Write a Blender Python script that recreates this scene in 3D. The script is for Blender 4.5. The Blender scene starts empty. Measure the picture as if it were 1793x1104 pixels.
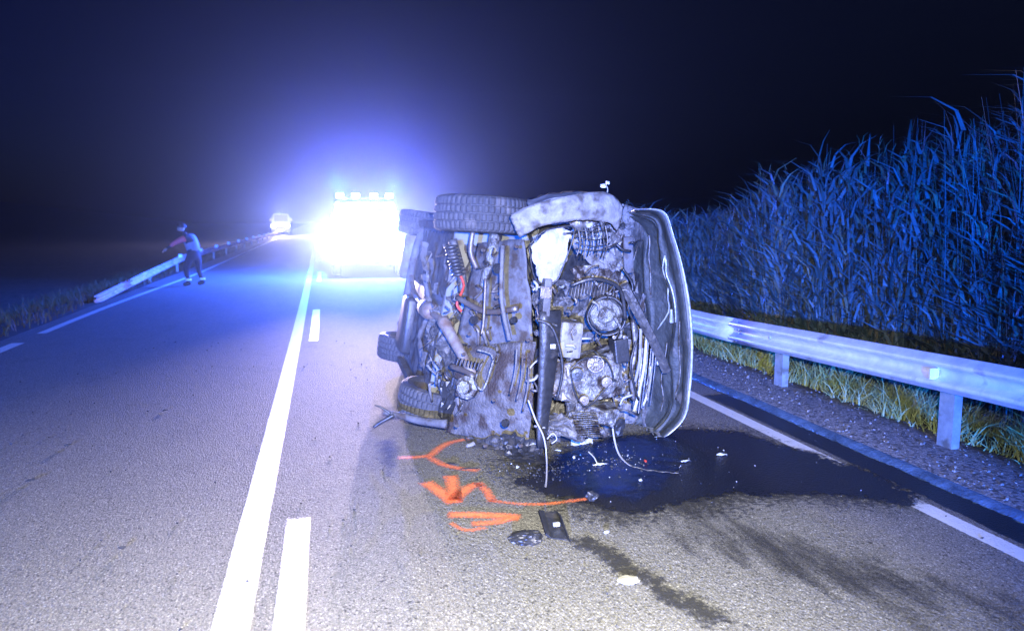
import bpy, bmesh, math, random
import numpy as np
from mathutils import Vector, Matrix, noise

random.seed(7); np.random.seed(7)
R = math.radians
S = bpy.context.scene
C = S.collection

# ------------------------------------------------------------------ camera
CAM = Vector((0, 0, 1.6)); F = 1350.0; PITCH = math.atan(172 / F); YAW = R(13.57)
cd = bpy.data.cameras.new('camera'); cam = bpy.data.objects.new('camera', cd); C.objects.link(cam)
cam.location = CAM; cam.rotation_euler = (math.pi / 2 - PITCH, 0, -YAW)
cd.sensor_width = 36; cd.lens = F / 1793 * 36; cd.clip_end = 2000; cd.clip_start = 0.02
S.camera = cam
cd.dof.use_dof = True; cd.dof.focus_distance = 5.0; cd.dof.aperture_fstop = 2.0
MR = cam.rotation_euler.to_matrix()

def ray(px, py):
    return MR @ Vector(((px - 896.5) / F, -(py - 552) / F, -1))
def G(px, py, z=0.0):                       # where a line of sight meets the level z
    d = ray(px, py); t = (z - CAM.z) / d.z
    return CAM + d * t
def P(px, py, Y):                           # where a line of sight is Y metres down the road
    d = ray(px, py)
    return CAM + d * (Y / d.y)

# ------------------------------------------------------------------ night sky, moon, exposure
W = bpy.data.worlds.new('World'); S.world = W; W.use_nodes = True
nt = W.node_tree; nt.nodes.clear()
sky = nt.nodes.new('ShaderNodeTexSky'); sky.sky_type = 'NISHITA'; sky.sun_disc = False
sky.sun_elevation = R(-4); sky.sun_rotation = R(-60)
tint = nt.nodes.new('ShaderNodeMixRGB'); tint.blend_type = 'MULTIPLY'; tint.inputs[0].default_value = 1
tint.inputs[2].default_value = (0.06, 0.14, 1.0, 1)
bg = nt.nodes.new('ShaderNodeBackground'); bg.inputs[1].default_value = 0.30
wo = nt.nodes.new('ShaderNodeOutputWorld')
nt.links.new(sky.outputs[0], tint.inputs[1]); nt.links.new(tint.outputs[0], bg.inputs[0]); nt.links.new(bg.outputs[0], wo.inputs[0])

def lamp(name, kind, loc, energy, color, radius=0.05, aim=None, size=None, blend=0.5):
    l = bpy.data.lights.new(name, kind); l.energy = energy; l.color = color
    if kind != 'SUN': l.shadow_soft_size = radius
    if kind == 'SPOT': l.spot_size = size; l.spot_blend = blend
    o = bpy.data.objects.new(name, l); C.objects.link(o); o.location = loc
    if aim is not None: o.rotation_euler = (Vector(aim) - Vector(loc)).to_track_quat('-Z', 'Y').to_euler()
    return o
moon = lamp('moonlight', 'SUN', (0, 0, 30), 0.01, (0.6, 0.7, 1)); moon.data.angle = R(0.5); moon.rotation_euler = (R(50), 0, R(-60))
BLUE = (0.0, 0.13, 1.0)
# the photographer's flash beside the lens
lamp('camera_flash', 'SPOT', (0.10, 0.0, 1.72), 4300, (1.0, 0.95, 0.82), 0.02, aim=G(730, 1010), size=R(92), blend=1.0)
# the patrol car standing behind the photographer: its blue beacon
lamp('patrol_beacon', 'POINT', (-5.0, -14.0, 2.2), 105000, BLUE, 0.10)
# rescue van up the road: headlights and roof beacons
VX, VY = 1.15, 21.0
HL = []
for sx in (-0.72, 0.72):
    HL.append(lamp('headlight_beam', 'SPOT', (VX + sx, VY - 0.12, 0.86), 56000, (1.0, 0.80, 0.88), 0.07, aim=(VX + sx - 1.0, VY - 16, 4.1), size=R(37), blend=1.0))
for sx in (-0.75, 0.75):
    lamp('roof_beacon_light', 'POINT', (VX + sx, VY + 0.75, 2.48), 9500, (0.02, 0.10, 1.0), 0.08)
lamp('far_beacon_light', 'POINT', (-3.7, 68.6, 2.0), 5000, (0.7, 0.6, 1.0), 0.15)
S.view_settings.view_transform = 'Standard'; S.view_settings.look = 'None'
S.view_settings.exposure = -0.15; S.view_settings.gamma = 1.0; S.view_settings.use_curve_mapping = False
S.cycles.volume_bounces = 0; S.cycles.max_bounces = 5; S.cycles.diffuse_bounces = 2; S.cycles.glossy_bounces = 3
S.cycles.transparent_max_bounces = 12; S.cycles.sample_clamp_indirect = 4

# ------------------------------------------------------------------ materials
def mat(name, col, rough=0.6, metal=0.0, var=0.0, vscale=8, bump=0.0, bscale=30, stretch=(1, 1, 1), col2=None, spec=0.5,
        emit=None, estr=0, coat=0, flecks=None, dirt=None):
    m = bpy.data.materials.new(name); m.use_nodes = True
    n = m.node_tree.nodes; L = m.node_tree.links
    b = n['Principled BSDF']
    b.inputs['Base Color'].default_value = (*col, 1); b.inputs['Roughness'].default_value = rough
    b.inputs['Metallic'].default_value = metal; b.inputs['Specular IOR Level'].default_value = spec
    b.inputs['Coat Weight'].default_value = coat
    tc = n.new('ShaderNodeTexCoord'); mp = n.new('ShaderNodeMapping'); mp.inputs['Scale'].default_value = stretch
    L.new(tc.outputs['Object'], mp.inputs[0])
    cur = None
    if var or col2:
        nz = n.new('ShaderNodeTexNoise'); nz.inputs['Scale'].default_value = vscale; nz.inputs['Detail'].default_value = 6; nz.inputs['Roughness'].default_value = 0.65
        L.new(mp.outputs[0], nz.inputs[0])
        rp = n.new('ShaderNodeValToRGB'); rp.color_ramp.elements[0].position = 0.35; rp.color_ramp.elements[1].position = 0.65
        c2 = col2 or tuple(c * (1 + var) for c in col); c1 = col if col2 else tuple(c * (1 - var) for c in col)
        rp.color_ramp.elements[0].color = (*c1, 1); rp.color_ramp.elements[1].color = (*c2, 1)
        L.new(nz.outputs[0], rp.inputs[0]); cur = rp.outputs[0]
    if dirt:                                # (colour, scale, threshold)
        nz = n.new('ShaderNodeTexNoise'); nz.inputs['Scale'].default_value = dirt[1]; nz.inputs['Detail'].default_value = 8
        L.new(tc.outputs['Object'], nz.inputs[0])
        rp = n.new('ShaderNodeValToRGB'); rp.color_ramp.elements[0].position = dirt[2]; rp.color_ramp.elements[1].position = dirt[2] + 0.12
        L.new(nz.outputs[0], rp.inputs[0])
        mx = n.new('ShaderNodeMixRGB'); L.new(rp.outputs[0], mx.inputs[0])
        if cur: L.new(cur, mx.inputs[1])
        else: mx.inputs[1].default_value = (*col, 1)
        mx.inputs[2].default_value = (*dirt[0], 1); cur = mx.outputs[0]
    if flecks:                              # list of (scale, threshold, colour, size)
        for sc, th, fc in flecks:
            vo = n.new('ShaderNodeTexVoronoi'); vo.inputs['Scale'].default_value = sc
            L.new(tc.outputs['Object'], vo.inputs[0])
            sp = n.new('ShaderNodeSeparateColor'); L.new(vo.outputs['Color'], sp.inputs[0])
            gt = n.new('ShaderNodeMath'); gt.operation = 'GREATER_THAN'; gt.inputs[1].default_value = th
            L.new(sp.outputs[0], gt.inputs[0])
            mx = n.new('ShaderNodeMixRGB'); L.new(gt.outputs[0], mx.inputs[0])
            if cur: L.new(cur, mx.inputs[1])
            else: mx.inputs[1].default_value = (*col, 1)
            mx.inputs[2].default_value = (*fc, 1); cur = mx.outputs[0]
    if cur: L.new(cur, b.inputs['Base Color'])
    if bump:
        nz = n.new('ShaderNodeTexNoise'); nz.inputs['Scale'].default_value = bscale; nz.inputs['Detail'].default_value = 5
        L.new(mp.outputs[0], nz.inputs[0])
        bp = n.new('ShaderNodeBump'); bp.inputs['Strength'].default_value = bump; bp.inputs['Distance'].default_value = 0.02
        L.new(nz.outputs[0], bp.inputs['Height']); L.new(bp.outputs[0], b.inputs['Normal'])
    if emit:
        b.inputs['Emission Color'].default_value = (*emit, 1); b.inputs['Emission Strength'].default_value = estr
    return m

def alpha_noise(m, scale, lo, hi, stretch=None):      # wears the sheet through in specks (worn paint, drying liquid)
    n = m.node_tree.nodes; L = m.node_tree.links
    tc = n.new('ShaderNodeTexCoord'); nz = n.new('ShaderNodeTexNoise'); nz.inputs['Scale'].default_value = scale; nz.inputs['Detail'].default_value = 7
    nz.inputs['Roughness'].default_value = 0.7
    mpp = n.new('ShaderNodeMapping'); mpp.inputs['Scale'].default_value = stretch or (1, 1, 1)
    L.new(tc.outputs['Object'], mpp.inputs[0]); L.new(mpp.outputs[0], nz.inputs[0])
    mr = n.new('ShaderNodeMapRange'); mr.inputs[1].default_value = lo; mr.inputs[2].default_value = hi
    out = mr.outputs[0]
    at = n.new('ShaderNodeAttribute'); at.attribute_name = 'edge'
    ad = n.new('ShaderNodeMath'); ad.operation = 'ADD'
    L.new(nz.outputs[0], ad.inputs[0]); L.new(at.outputs['Fac'], ad.inputs[1]); L.new(ad.outputs[0], mr.inputs[0])
    L.new(out, n['Principled BSDF'].inputs['Alpha'])
    return m

M = {}
M['asphalt'] = mat('asphalt', (0.135, 0.135, 0.13), 0.80, col2=(0.175, 0.172, 0.162), vscale=0.9, stretch=(1, 0.35, 1), bump=0.55, bscale=95, spec=0.25,
                   flecks=[(170, 0.74, (0.095, 0.095, 0.095)), (210, 0.78, (0.28, 0.275, 0.26)), (110, 0.965, (0.05, 0.05, 0.05)), (160, 0.985, (0.42, 0.42, 0.40))],
                   dirt=((0.10, 0.10, 0.095), 1.6, 0.60))
M['asphalt_grime'] = alpha_noise(mat('asphalt_grime', (0.035, 0.035, 0.034), 0.45, var=0.3, vscale=40, bump=0.5, bscale=95), 7, 0.46, 0.88, (1, 0.22, 1))
M['asphalt_grime'].node_tree.nodes
M['shoulder'] = mat('gravelly_shoulder', (0.23, 0.22, 0.21), 0.9, var=0.3, vscale=14, bump=1.0, bscale=60,
                    flecks=[(42, 0.7, (0.09, 0.085, 0.08)), (60, 0.8, (0.36, 0.34, 0.32))])
M['paint'] = alpha_noise(mat('white_road_paint', (0.78, 0.78, 0.76), 0.45, var=0.06, vscale=30, bump=0.3, bscale=95), 60, 0.14, 0.44)
M['orange'] = alpha_noise(mat('orange_spray_paint', (0.95, 0.20, 0.06), 0.6, col2=(0.95, 0.30, 0.11), vscale=30), 75, 0.38, 0.72)
M['fluid'] = alpha_noise(mat('spilled_fluid', (0.007, 0.007, 0.009), 0.38, bump=0.35, bscale=70, spec=0.5), 24, 0.40, 0.56)
M['puddle_sheen'] = alpha_noise(mat('painted_blue_sheen', (0.004, 0.018, 0.12), 0.35, col2=(0.006, 0.016, 0.06), vscale=6, bump=0.3, bscale=60), 9, 0.45, 0.82)  # blue light on the dark puddle, put into the colour of this sheet
M['wetpatch_sheen'] = alpha_noise(mat('wet_patch_blue_sheen', (0.04, 0.07, 0.22), 0.85, spec=0.05), 14, 0.40, 1.1)  # wet spot; the blue it reflects is put into the base colour
M['soot'] = alpha_noise(mat('dark_scuff', (0.03, 0.03, 0.028), 0.7, bump=0.3, bscale=60), 30, 0.50, 0.75)
M['wetline_sheen'] = mat('wet_concrete_blue_sheen', (0.07, 0.12, 0.19), 0.25, var=0.5, vscale=9, bump=0.5, bscale=40)  # wet lip; blue light reflected along it is painted into the colour
M['galv'] = mat('galvanised_steel', (0.70, 0.70, 0.70), 0.45, metal=0.12, var=0.14, vscale=7, bump=0.08, bscale=40, dirt=((0.36, 0.34, 0.31), 5, 0.62))
M['galv_post'] = mat('galvanised_post', (0.38, 0.40, 0.37), 0.5, metal=0.3, var=0.2, vscale=12, bump=0.1, dirt=((0.2, 0.18, 0.14), 9, 0.6))
M['reflector'] = mat('yellow_reflector', (0.95, 0.90, 0.45), 0.25, coat=0.6)
M['reflector_w'] = mat('white_reflector', (0.97, 0.97, 0.97), 0.2, coat=0.6)
M['rail_rough'] = mat('weathered_red_lit_rail', (0.60, 0.42, 0.45), 0.6, var=0.3, vscale=3)  # pink cast of red light on the far rail, put into its colour
M['soil'] = mat('dark_soil', (0.045, 0.038, 0.026), 0.95, var=0.5, vscale=5, bump=1, bscale=12)
M['reed'] = mat('reed_leaf', (0.06, 0.11, 0.13), 0.55, col2=(0.11, 0.16, 0.18), vscale=0.9)
M['reed_tan'] = mat('dry_reed', (0.15, 0.14, 0.085), 0.6, var=0.3, vscale=2)
M['reed_dark'] = mat('old_reed', (0.045, 0.08, 0.08), 0.5, var=0.3, vscale=2)
M['grass'] = mat('verge_grass', (0.20, 0.28, 0.08), 0.6, col2=(0.40, 0.42, 0.19), vscale=2.2)
M['drygrass'] = mat('dry_grass', (0.16, 0.08, 0.03), 0.7, col2=(0.08, 0.07, 0.02), vscale=2)
M['tree'] = mat('night_foliage', (0.04, 0.06, 0.025), 0.7, var=0.3)
M['bark'] = mat('bark', (0.08, 0.06, 0.045), 0.9, var=0.3)
# wreck
M['body'] = mat('silver_car_paint', (0.36, 0.37, 0.39), 0.34, metal=0.35, var=0.10, vscale=6, coat=0.3, dirt=((0.20, 0.17, 0.14), 7, 0.60), bump=0.12, bscale=9)
M['crump'] = mat('bare_crumpled_metal', (0.26, 0.245, 0.22), 0.48, metal=0.4, col2=(0.11, 0.105, 0.10), vscale=14, bump=0.5, bscale=22, dirt=((0.05, 0.038, 0.03), 12, 0.50))
M['crumpdark'] = mat('dusty_dark_metal', (0.045, 0.045, 0.045), 0.55, metal=0.3, col2=(0.13, 0.125, 0.12), vscale=18, bump=0.6, bscale=30, dirt=((0.20, 0.185, 0.16), 20, 0.62))
M['dusty'] = mat('grey_dusty_plastic', (0.20, 0.192, 0.18), 0.65, var=0.3, vscale=11, bump=0.6, bscale=22, dirt=((0.07, 0.06, 0.05), 9, 0.52))
M['under'] = mat('grey_underseal', (0.095, 0.095, 0.10), 0.7, var=0.35, vscale=7, bump=0.5, bscale=25, dirt=((0.045, 0.032, 0.022), 9, 0.50))
M['tray'] = mat('splash_tray_plastic', (0.105, 0.10, 0.098), 0.66, var=0.35, vscale=9, bump=0.7, bscale=55, dirt=((0.040, 0.028, 0.022), 6, 0.47))
M['alu'] = mat('cast_aluminium', (0.26, 0.26, 0.25), 0.5, metal=0.45, col2=(0.10, 0.098, 0.09), vscale=16, bump=0.8, bscale=50, dirt=((0.035, 0.026, 0.020), 10, 0.48))
M['black'] = mat('black_plastic', (0.022, 0.023, 0.025), 0.42, var=0.3, vscale=20, bump=0.2, dirt=((0.07, 0.065, 0.06), 12, 0.6))
M['rubber'] = mat('tyre_rubber', (0.05, 0.05, 0.053), 0.75, var=0.2, vscale=25, bump=0.3, bscale=60, dirt=((0.11, 0.10, 0.09), 8, 0.58))
M['steel'] = mat('dirty_steel', (0.20, 0.19, 0.18), 0.5, metal=0.6, col2=(0.16, 0.12, 0.10), vscale=12, bump=0.3, bscale=30)
M['rust'] = mat('rusty_exhaust', (0.20, 0.13, 0.09), 0.6, metal=0.4, col2=(0.32, 0.30, 0.28), vscale=9, bump=0.3, bscale=30)
M['lens'] = mat('white_lamp_reflector', (0.36, 0.35, 0.36), 0.35, var=0.25, vscale=9, coat=0.3, bump=0.5, bscale=14, dirt=((0.16, 0.15, 0.14), 10, 0.58))
M['hoodin'] = mat('hood_inner_paint', (0.035, 0.040, 0.039), 0.62, metal=0.0, var=0.3, vscale=8, bump=0.6, bscale=26, coat=0.0, dirt=((0.09, 0.085, 0.08), 9, 0.6))
M['whiterim'] = mat('bright_folded_edge', (0.42, 0.44, 0.44), 0.38, metal=0.3, var=0.5, vscale=14)
M['wire'] = mat('pale_cable', (0.30, 0.30, 0.32), 0.5)
M['redwire'] = mat('red_cable', (0.5, 0.05, 0.03), 0.5)
M['glass'] = mat('dark_glass', (0.02, 0.022, 0.026), 0.08)
M['gravelchip'] = mat('glass_chips', (0.42, 0.44, 0.46), 0.2)
M['darkchip'] = mat('dark_chips', (0.03, 0.03, 0.03), 0.6)
M['pebble'] = mat('pale_stone', (0.42, 0.42, 0.38), 0.8, var=0.2, vscale=20)
# vehicles, person
M['vanpaint'] = mat('white_van_paint', (0.62, 0.62, 0.63), 0.3, coat=0.5)
M['vanred'] = mat('red_van_stripe', (0.6, 0.04, 0.03), 0.3)
M['hl'] = mat('lit_headlight', (0.9, 0.9, 0.9), 0.2, emit=(0.95, 0.93, 1.0), estr=200)
M['hl2'] = mat('lit_far_headlight', (0.9, 0.9, 0.9), 0.2, emit=(0.95, 0.93, 1.0), estr=60)
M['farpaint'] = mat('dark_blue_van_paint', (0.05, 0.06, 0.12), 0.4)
M['bl'] = mat('lit_blue_beacon', (0.2, 0.3, 0.9), 0.2, emit=(0.45, 0.6, 1.0), estr=40)
M['trouser'] = mat('dark_trousers', (0.015, 0.018, 0.03), 0.85, bump=0.3, bscale=20)
M['jacket'] = mat('pale_work_jacket', (0.24, 0.23, 0.27), 0.7, bump=0.3, bscale=15)
M['redvis'] = mat('red_sleeve', (0.75, 0.12, 0.12), 0.7)
M['skin'] = mat('skin', (0.45, 0.27, 0.2), 0.6)
M['hair'] = mat('dark_hair', (0.03, 0.012, 0.012), 0.7)
M['boot'] = mat('boot_leather', (0.02, 0.02, 0.022), 0.5)

# ------------------------------------------------------------------ mesh helpers
def tag(o, label=None, cat=None, group=None, kind=None):
    if label: o['label'] = label
    if cat: o['category'] = cat
    if group: o['group'] = group
    if kind: o['kind'] = kind
    return o
def empty(name, loc, rz=0):
    o = bpy.data.objects.new(name, None); C.objects.link(o); o.location = loc; o.rotation_euler.z = rz
    o.empty_display_size = 0.2
    return o
ON_ROAD = False
def link(name, me, m, parent=None, smooth=False):
    o = bpy.data.objects.new(name, me); C.objects.link(o)
    if m is not None:
        for mm in (m if isinstance(m, (list, tuple)) else [m]): me.materials.append(mm)
    if smooth: me.shade_smooth()
    if parent is not None: attach(o, parent)
    return o
def world_of(p):
    mt = Matrix.Identity(4)
    while p is not None:
        mt = p.matrix_basis.copy() @ mt if p.parent is None or True else mt
        p = p.parent
    return mt
def attach(o, parent):                       # meshes are written in world coordinates; keep them there under an offset parent
    o.parent = parent
    inv = world_of(parent).inverted()
    o.data.transform(inv)
def build(name, bm, m, parent=None, smooth=False, sub=0):
    me = bpy.data.meshes.new(name); bmesh.ops.recalc_face_normals(bm, faces=bm.faces) if bm.faces else None
    if ON_ROAD:
        for v in bm.verts: v.co.z = max(v.co.z, 0.015 + 0.002 * math.sin(v.co.x * 90))
    bm.to_mesh(me); bm.free()
    return link(name, me, m, parent, smooth)
def box(bm, c, s, rot=None, bevel=0.0):
    r = bmesh.ops.create_cube(bm, size=1)
    vs = r['verts']
    mt = Matrix.Translation(c) @ (rot.to_4x4() if rot else Matrix.Identity(4)) @ Matrix.Diagonal((*s, 1))
    bmesh.ops.transform(bm, matrix=mt, verts=vs)
    if bevel:
        es = list({e for v in vs for e in v.link_edges})
        bmesh.ops.bevel(bm, geom=es, offset=bevel, segments=2, profile=0.6, affect='EDGES')
def tube(bm, pts, r, seg=8, taper=None, cap=True):
    pts = [Vector(p) for p in pts]; rings = []
    up = Vector((0.13, 0.31, 0.94)).normalized()
    for i, p in enumerate(pts):
        d = (pts[min(i + 1, len(pts) - 1)] - pts[max(i - 1, 0)]).normalized()
        a = d.cross(up)
        if a.length < 1e-3: a = d.cross(Vector((1, 0, 0)))
        a.normalize(); b = d.cross(a)
        rr = r[i] if isinstance(r, (list, tuple)) else r
        rings.append([bm.verts.new(p + (a * math.cos(t) + b * math.sin(t)) * rr) for t in [2 * math.pi * k / seg for k in range(seg)]])
    for i in range(len(rings) - 1):
        for k in range(seg):
            bm.faces.new((rings[i][k], rings[i][(k + 1) % seg], rings[i + 1][(k + 1) % seg], rings[i + 1][k]))
    if cap:
        bm.faces.new(rings[0][::-1]); bm.faces.new(rings[-1])
def spline(pts, n=6):
    pts = [Vector(p) for p in pts]; out = []
    q = [pts[0]] + pts + [pts[-1]]
    for i in range(1, len(q) - 2):
        for k in range(n):
            t = k / n
            a, b, c, d = q[i - 1], q[i], q[i + 1], q[i + 2]
            out.append(0.5 * ((2 * b) + (c - a) * t + (2 * a - 5 * b + 4 * c - d) * t * t + (3 * b - a - 3 * c + d) * t ** 3))
    out.append(pts[-1]); return out
def lathe(bm, c, axis, prof, seg=48, x0=None, mod=None):   # prof: (radius, along)
    axis = Vector(axis).normalized(); a = axis.orthogonal().normalized() if x0 is None else Vector(x0).normalized(); b = axis.cross(a)
    c = Vector(c); rings = []
    for k in range(seg):
        t = 2 * math.pi * k / seg; row = []
        for j, (r, h) in enumerate(prof):
            rr = r + (mod(k, j) if mod else 0)
            row.append(bm.verts.new(c + axis * h + (a * math.cos(t) + b * math.sin(t)) * rr))
        rings.append(row)
    for k in range(seg):
        for j in range(len(prof) - 1):
            bm.faces.new((rings[k][j], rings[(k + 1) % seg][j], rings[(k + 1) % seg][j + 1], rings[k][j + 1]))
def crumple(bm, amp, scale, seed=0, sharp=True):
    off = Vector((seed * 7.3, seed * 3.1, seed * 5.7))
    for v in bm.verts:
        q = v.co * scale + off
        n = Vector((noise.noise(q), noise.noise(q + Vector((31, 0, 0))), noise.noise(q + Vector((0, 47, 0)))))
        if sharp:
            q2 = v.co * scale * 2.7 + off
            n += 0.5 * Vector((abs(noise.noise(q2)) * 2 - 0.5, abs(noise.noise(q2 + Vector((5, 9, 0)))) * 2 - 0.5, abs(noise.noise(q2 + Vector((0, 3, 8)))) * 2 - 0.5))
        v.co += n * amp
def patch(outline, Yf, nu=14, nv=14):        # quad patch: outline = 4 pixel corners (tl, tr, br, bl); Yf(u, v) gives depth
    bm = bmesh.new(); tl, tr, br, bl = [Vector((*p, 0)) for p in outline]; g = []
    for j in range(nv + 1):
        v = j / nv; row = []
        for i in range(nu + 1):
            u = i / nu
            q = (tl * (1 - u) + tr * u) * (1 - v) + (bl * (1 - u) + br * u) * v
            row.append(bm.verts.new(P(q.x, q.y, Yf(u, v))))
        g.append(row)
    for j in range(nv):
        for i in range(nu): bm.faces.new((g[j][i], g[j][i + 1], g[j + 1][i + 1], g[j + 1][i]))
    return bm
def thicken(bm, t):
    bmesh.ops.recalc_face_normals(bm, faces=bm.faces); bm.normal_update()
    vs = list(bm.verts); fs = list(bm.faces); es = [e for e in bm.edges if len(e.link_faces) == 1]
    new = {v: bm.verts.new(v.co - v.normal * t) for v in vs}
    for f in fs: bm.faces.new([new[v] for v in reversed(f.verts)])
    for e in es:
        a, b = e.verts; bm.faces.new((a, b, new[b], new[a]))
def polysheet(pts, z, name, m, parent=None, jag=0.0, step=0.06, edge_soft=0.3, soft=0.12, thick=0.0, cell=0.04):
    # flat sheet with a fine grid so that the 'edge' value can thin its rim; outline jagged by noise
    pts = [Vector((p[0], p[1])) for p in pts]; n = len(pts)
    out = []
    for i in range(n):
        a, b = pts[i], pts[(i + 1) % n]; k = max(1, int((b - a).length / step))
        for s in range(k):
            q = a.lerp(b, s / k); w = Vector((noise.noise((q.x * 5, q.y * 5, 1)), noise.noise((q.x * 5, q.y * 5, 9))))
            w += 0.5 * Vector((noise.noise((q.x * 17, q.y * 17, 1)), noise.noise((q.x * 17, q.y * 17, 9))))
            out.append(q + w * jag)
    A = np.array([(p.x, p.y) for p in out]); B = np.roll(A, -1, 0)
    x0, y0 = A.min(0) - cell; x1, y1 = A.max(0) + cell
    nx, ny = int((x1 - x0) / cell) + 2, int((y1 - y0) / cell) + 2
    X, Y = np.meshgrid(x0 + np.arange(nx) * cell, y0 + np.arange(ny) * cell)
    Q = np.stack([X.ravel(), Y.ravel()], 1); inside = np.zeros(len(Q), bool); dist = np.full(len(Q), 1e9)
    for a, b in zip(A, B):
        c = ((a[1] > Q[:, 1]) != (b[1] > Q[:, 1]))
        with np.errstate(divide='ignore', invalid='ignore'):
            xi = (b[0] - a[0]) * (Q[:, 1] - a[1]) / (b[1] - a[1]) + a[0]
        inside ^= c & (Q[:, 0] < xi)
        d = b - a; t = np.clip(((Q - a) @ d) / max(d @ d, 1e-9), 0, 1); dist = np.minimum(dist, np.linalg.norm(Q - (a + t[:, None] * d), axis=1))
    sd = np.where(inside, dist, -dist)
    faces = []; use = (sd > -cell * 1.5).reshape(ny, nx)
    idx = np.arange(nx * ny).reshape(ny, nx)
    ok = use[:-1, :-1] & use[1:, :-1] & use[:-1, 1:] & use[1:, 1:]
    jj, ii = np.nonzero(ok)
    faces = np.stack([idx[jj, ii], idx[jj, ii + 1], idx[jj + 1, ii + 1], idx[jj + 1, ii]], 1)
    me = bpy.data.meshes.new(name); me.from_pydata([(q[0], q[1], z) for q in Q], [], faces.tolist())
    at = me.attributes.new('edge', 'FLOAT', 'POINT'); at.data.foreach_set('value', (np.clip(sd / soft, -1.2, 1) * edge_soft - 0.02).astype(np.float32))
    bm = bmesh.new(); bm.from_mesh(me)
    bmesh.ops.delete(bm, geom=[v for v in bm.verts if not v.link_faces], context='VERTS'); bm.to_mesh(me); bm.free()
    return link(name, me, m, parent)
def stroke(pts, w):
    pts = [Vector((p[0], p[1])) for p in pts]; L_, R_ = [], []
    for i, p in enumerate(pts):
        d = (pts[min(i + 1, len(pts) - 1)] - pts[max(i - 1, 0)]).normalized(); nrm = Vector((-d.y, d.x)) * w / 2
        L_.append(p + nrm); R_.append(p - nrm)
    return L_ + R_[::-1]
def ribbon(path, w, z, name, m, parent=None, edge=0.3):
    vs = []; fs = []; at_v = []; dense = []
    for i in range(len(path) - 1):
        a, b = Vector(path[i]), Vector(path[i + 1]); n_ = max(1, min(8, int((b - a).length / 0.12))) if a.y < 22 else 1
        dense += [tuple(a.lerp(b, k / n_)) for k in range(n_)]
    dense.append(path[-1]); nd = len(dense)
    for i, p in enumerate(dense):
        d = (Vector(dense[min(i + 1, nd - 1)]) - Vector(dense[max(i - 1, 0)])); d = Vector((d.x, d.y)).normalized()
        jig = 0.004 * noise.noise((p[0] * 3, p[1] * 3, 7))
        for sx in (-1.12, -0.86, 0.86, 1.12):
            nx = Vector((d.y, -d.x)) * (w / 2 * sx + jig); vs.append((p[0] + nx.x, p[1] + nx.y, z))
            at_v.append(edge - 0.62 if abs(sx) > 1 or i in (0, nd - 1) else edge)
        if i:
            for k in range(3): fs.append((4 * i - 4 + k, 4 * i - 3 + k, 4 * i + 1 + k, 4 * i + k))
    me = bpy.data.meshes.new(name); me.from_pydata(vs, [], fs)
    at = me.attributes.new('edge', 'FLOAT', 'POINT'); at.data.foreach_set('value', at_v)
    return link(name, me, m, parent)

# ------------------------------------------------------------------ ground, road, markings
def gridmesh(name, xs, ys, zf, m, kind='structure'):
    vs = [(x, y, zf(x, y)) for y in ys for x in xs]; nx = len(xs)
    fs = [(j * nx + i, j * nx + i + 1, (j + 1) * nx + i + 1, (j + 1) * nx + i) for j in range(len(ys) - 1) for i in range(nx - 1)]
    me = bpy.data.meshes.new(name); me.from_pydata(vs, [], fs); o = link(name, me, m, smooth=True); o['kind'] = kind
    return o
def terr(x, y):
    if x > 4.35:
        z = -0.06 - 0.55 * min(1, max(0, (x - 4.9) / 1.2)) + 0.07 * max(0, x - 7)
        return min(z, 14) + 0.08 * noise.noise((x * 0.8, y * 0.8, 0))
    if x < -4.15:
        return -0.06 - 0.5 * min(1, max(0, (-x - 5.0) / 1.5)) + 0.06 * noise.noise((x * .8, y * .8, 3)) + max(0, -x - 45) * 0.12
    return -0.06
xs = [-220, -120, -80, -60, -45, -30, -20, -14, -10, -8, -7, -6.4, -5.8, -5.2, -4.8, -4.4, -4, 0, 4, 4.3, 4.6, 4.9, 5.2, 5.6, 6, 6.4, 7, 8, 9, 10, 12, 16, 22, 30, 50, 80, 120, 220]
ys = [-30, -15, -8] + [i * 0.8 for i in range(-5, 50)] + list(range(41, 80, 3)) + [90, 110, 140, 180, 240, 300]
gridmesh('ground', xs, ys, terr, M['soil'])
rx = [-4.15 + i * (7.65 / 16) for i in range(17)]
gridmesh('road', rx, [-30, -10, -4] + [i * 0.5 for i in range(-6, 60)] + list(range(32, 300, 12)), lambda x, y: 0.0, M['asphalt'])
# hard shoulder, a low step above the road with a rounded wet lip, its blue reflection painted in
def stepprof(y):
    w = 0.012 * noise.noise((0, y * 1.3, 5))
    return [(3.515 + w, -0.004), (3.53 + w, 0.012), (3.56 + w, 0.03), (3.60 + w, 0.036), (3.66, 0.038), (3.85, 0.036), (4.15, 0.03), (4.42, 0.0), (4.55, -0.09)]
ys2 = [-12 + i * 0.35 for i in range(260)]
me = bpy.data.meshes.new('shoulder'); vs = []; fs = []
for y in ys2:
    for k, (x, z) in enumerate(stepprof(y)): vs.append((x, y, z + (0.006 * noise.noise((x * 3, y * 3, 1)) if k > 3 else 0)))
for j in range(len(ys2) - 1):
    for k in range(8): fs.append((j * 9 + k, j * 9 + k + 1, j * 9 + k + 10, j * 9 + k + 9))
me.from_pydata(vs, [], fs); sh = link('road_shoulder', me, [M['shoulder'], M['wetline_sheen']], smooth=True); sh['kind'] = 'structure'
me.polygons.foreach_set('material_index', [1 if (i % 8) < 3 else 0 for i in range(len(fs))])

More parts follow.
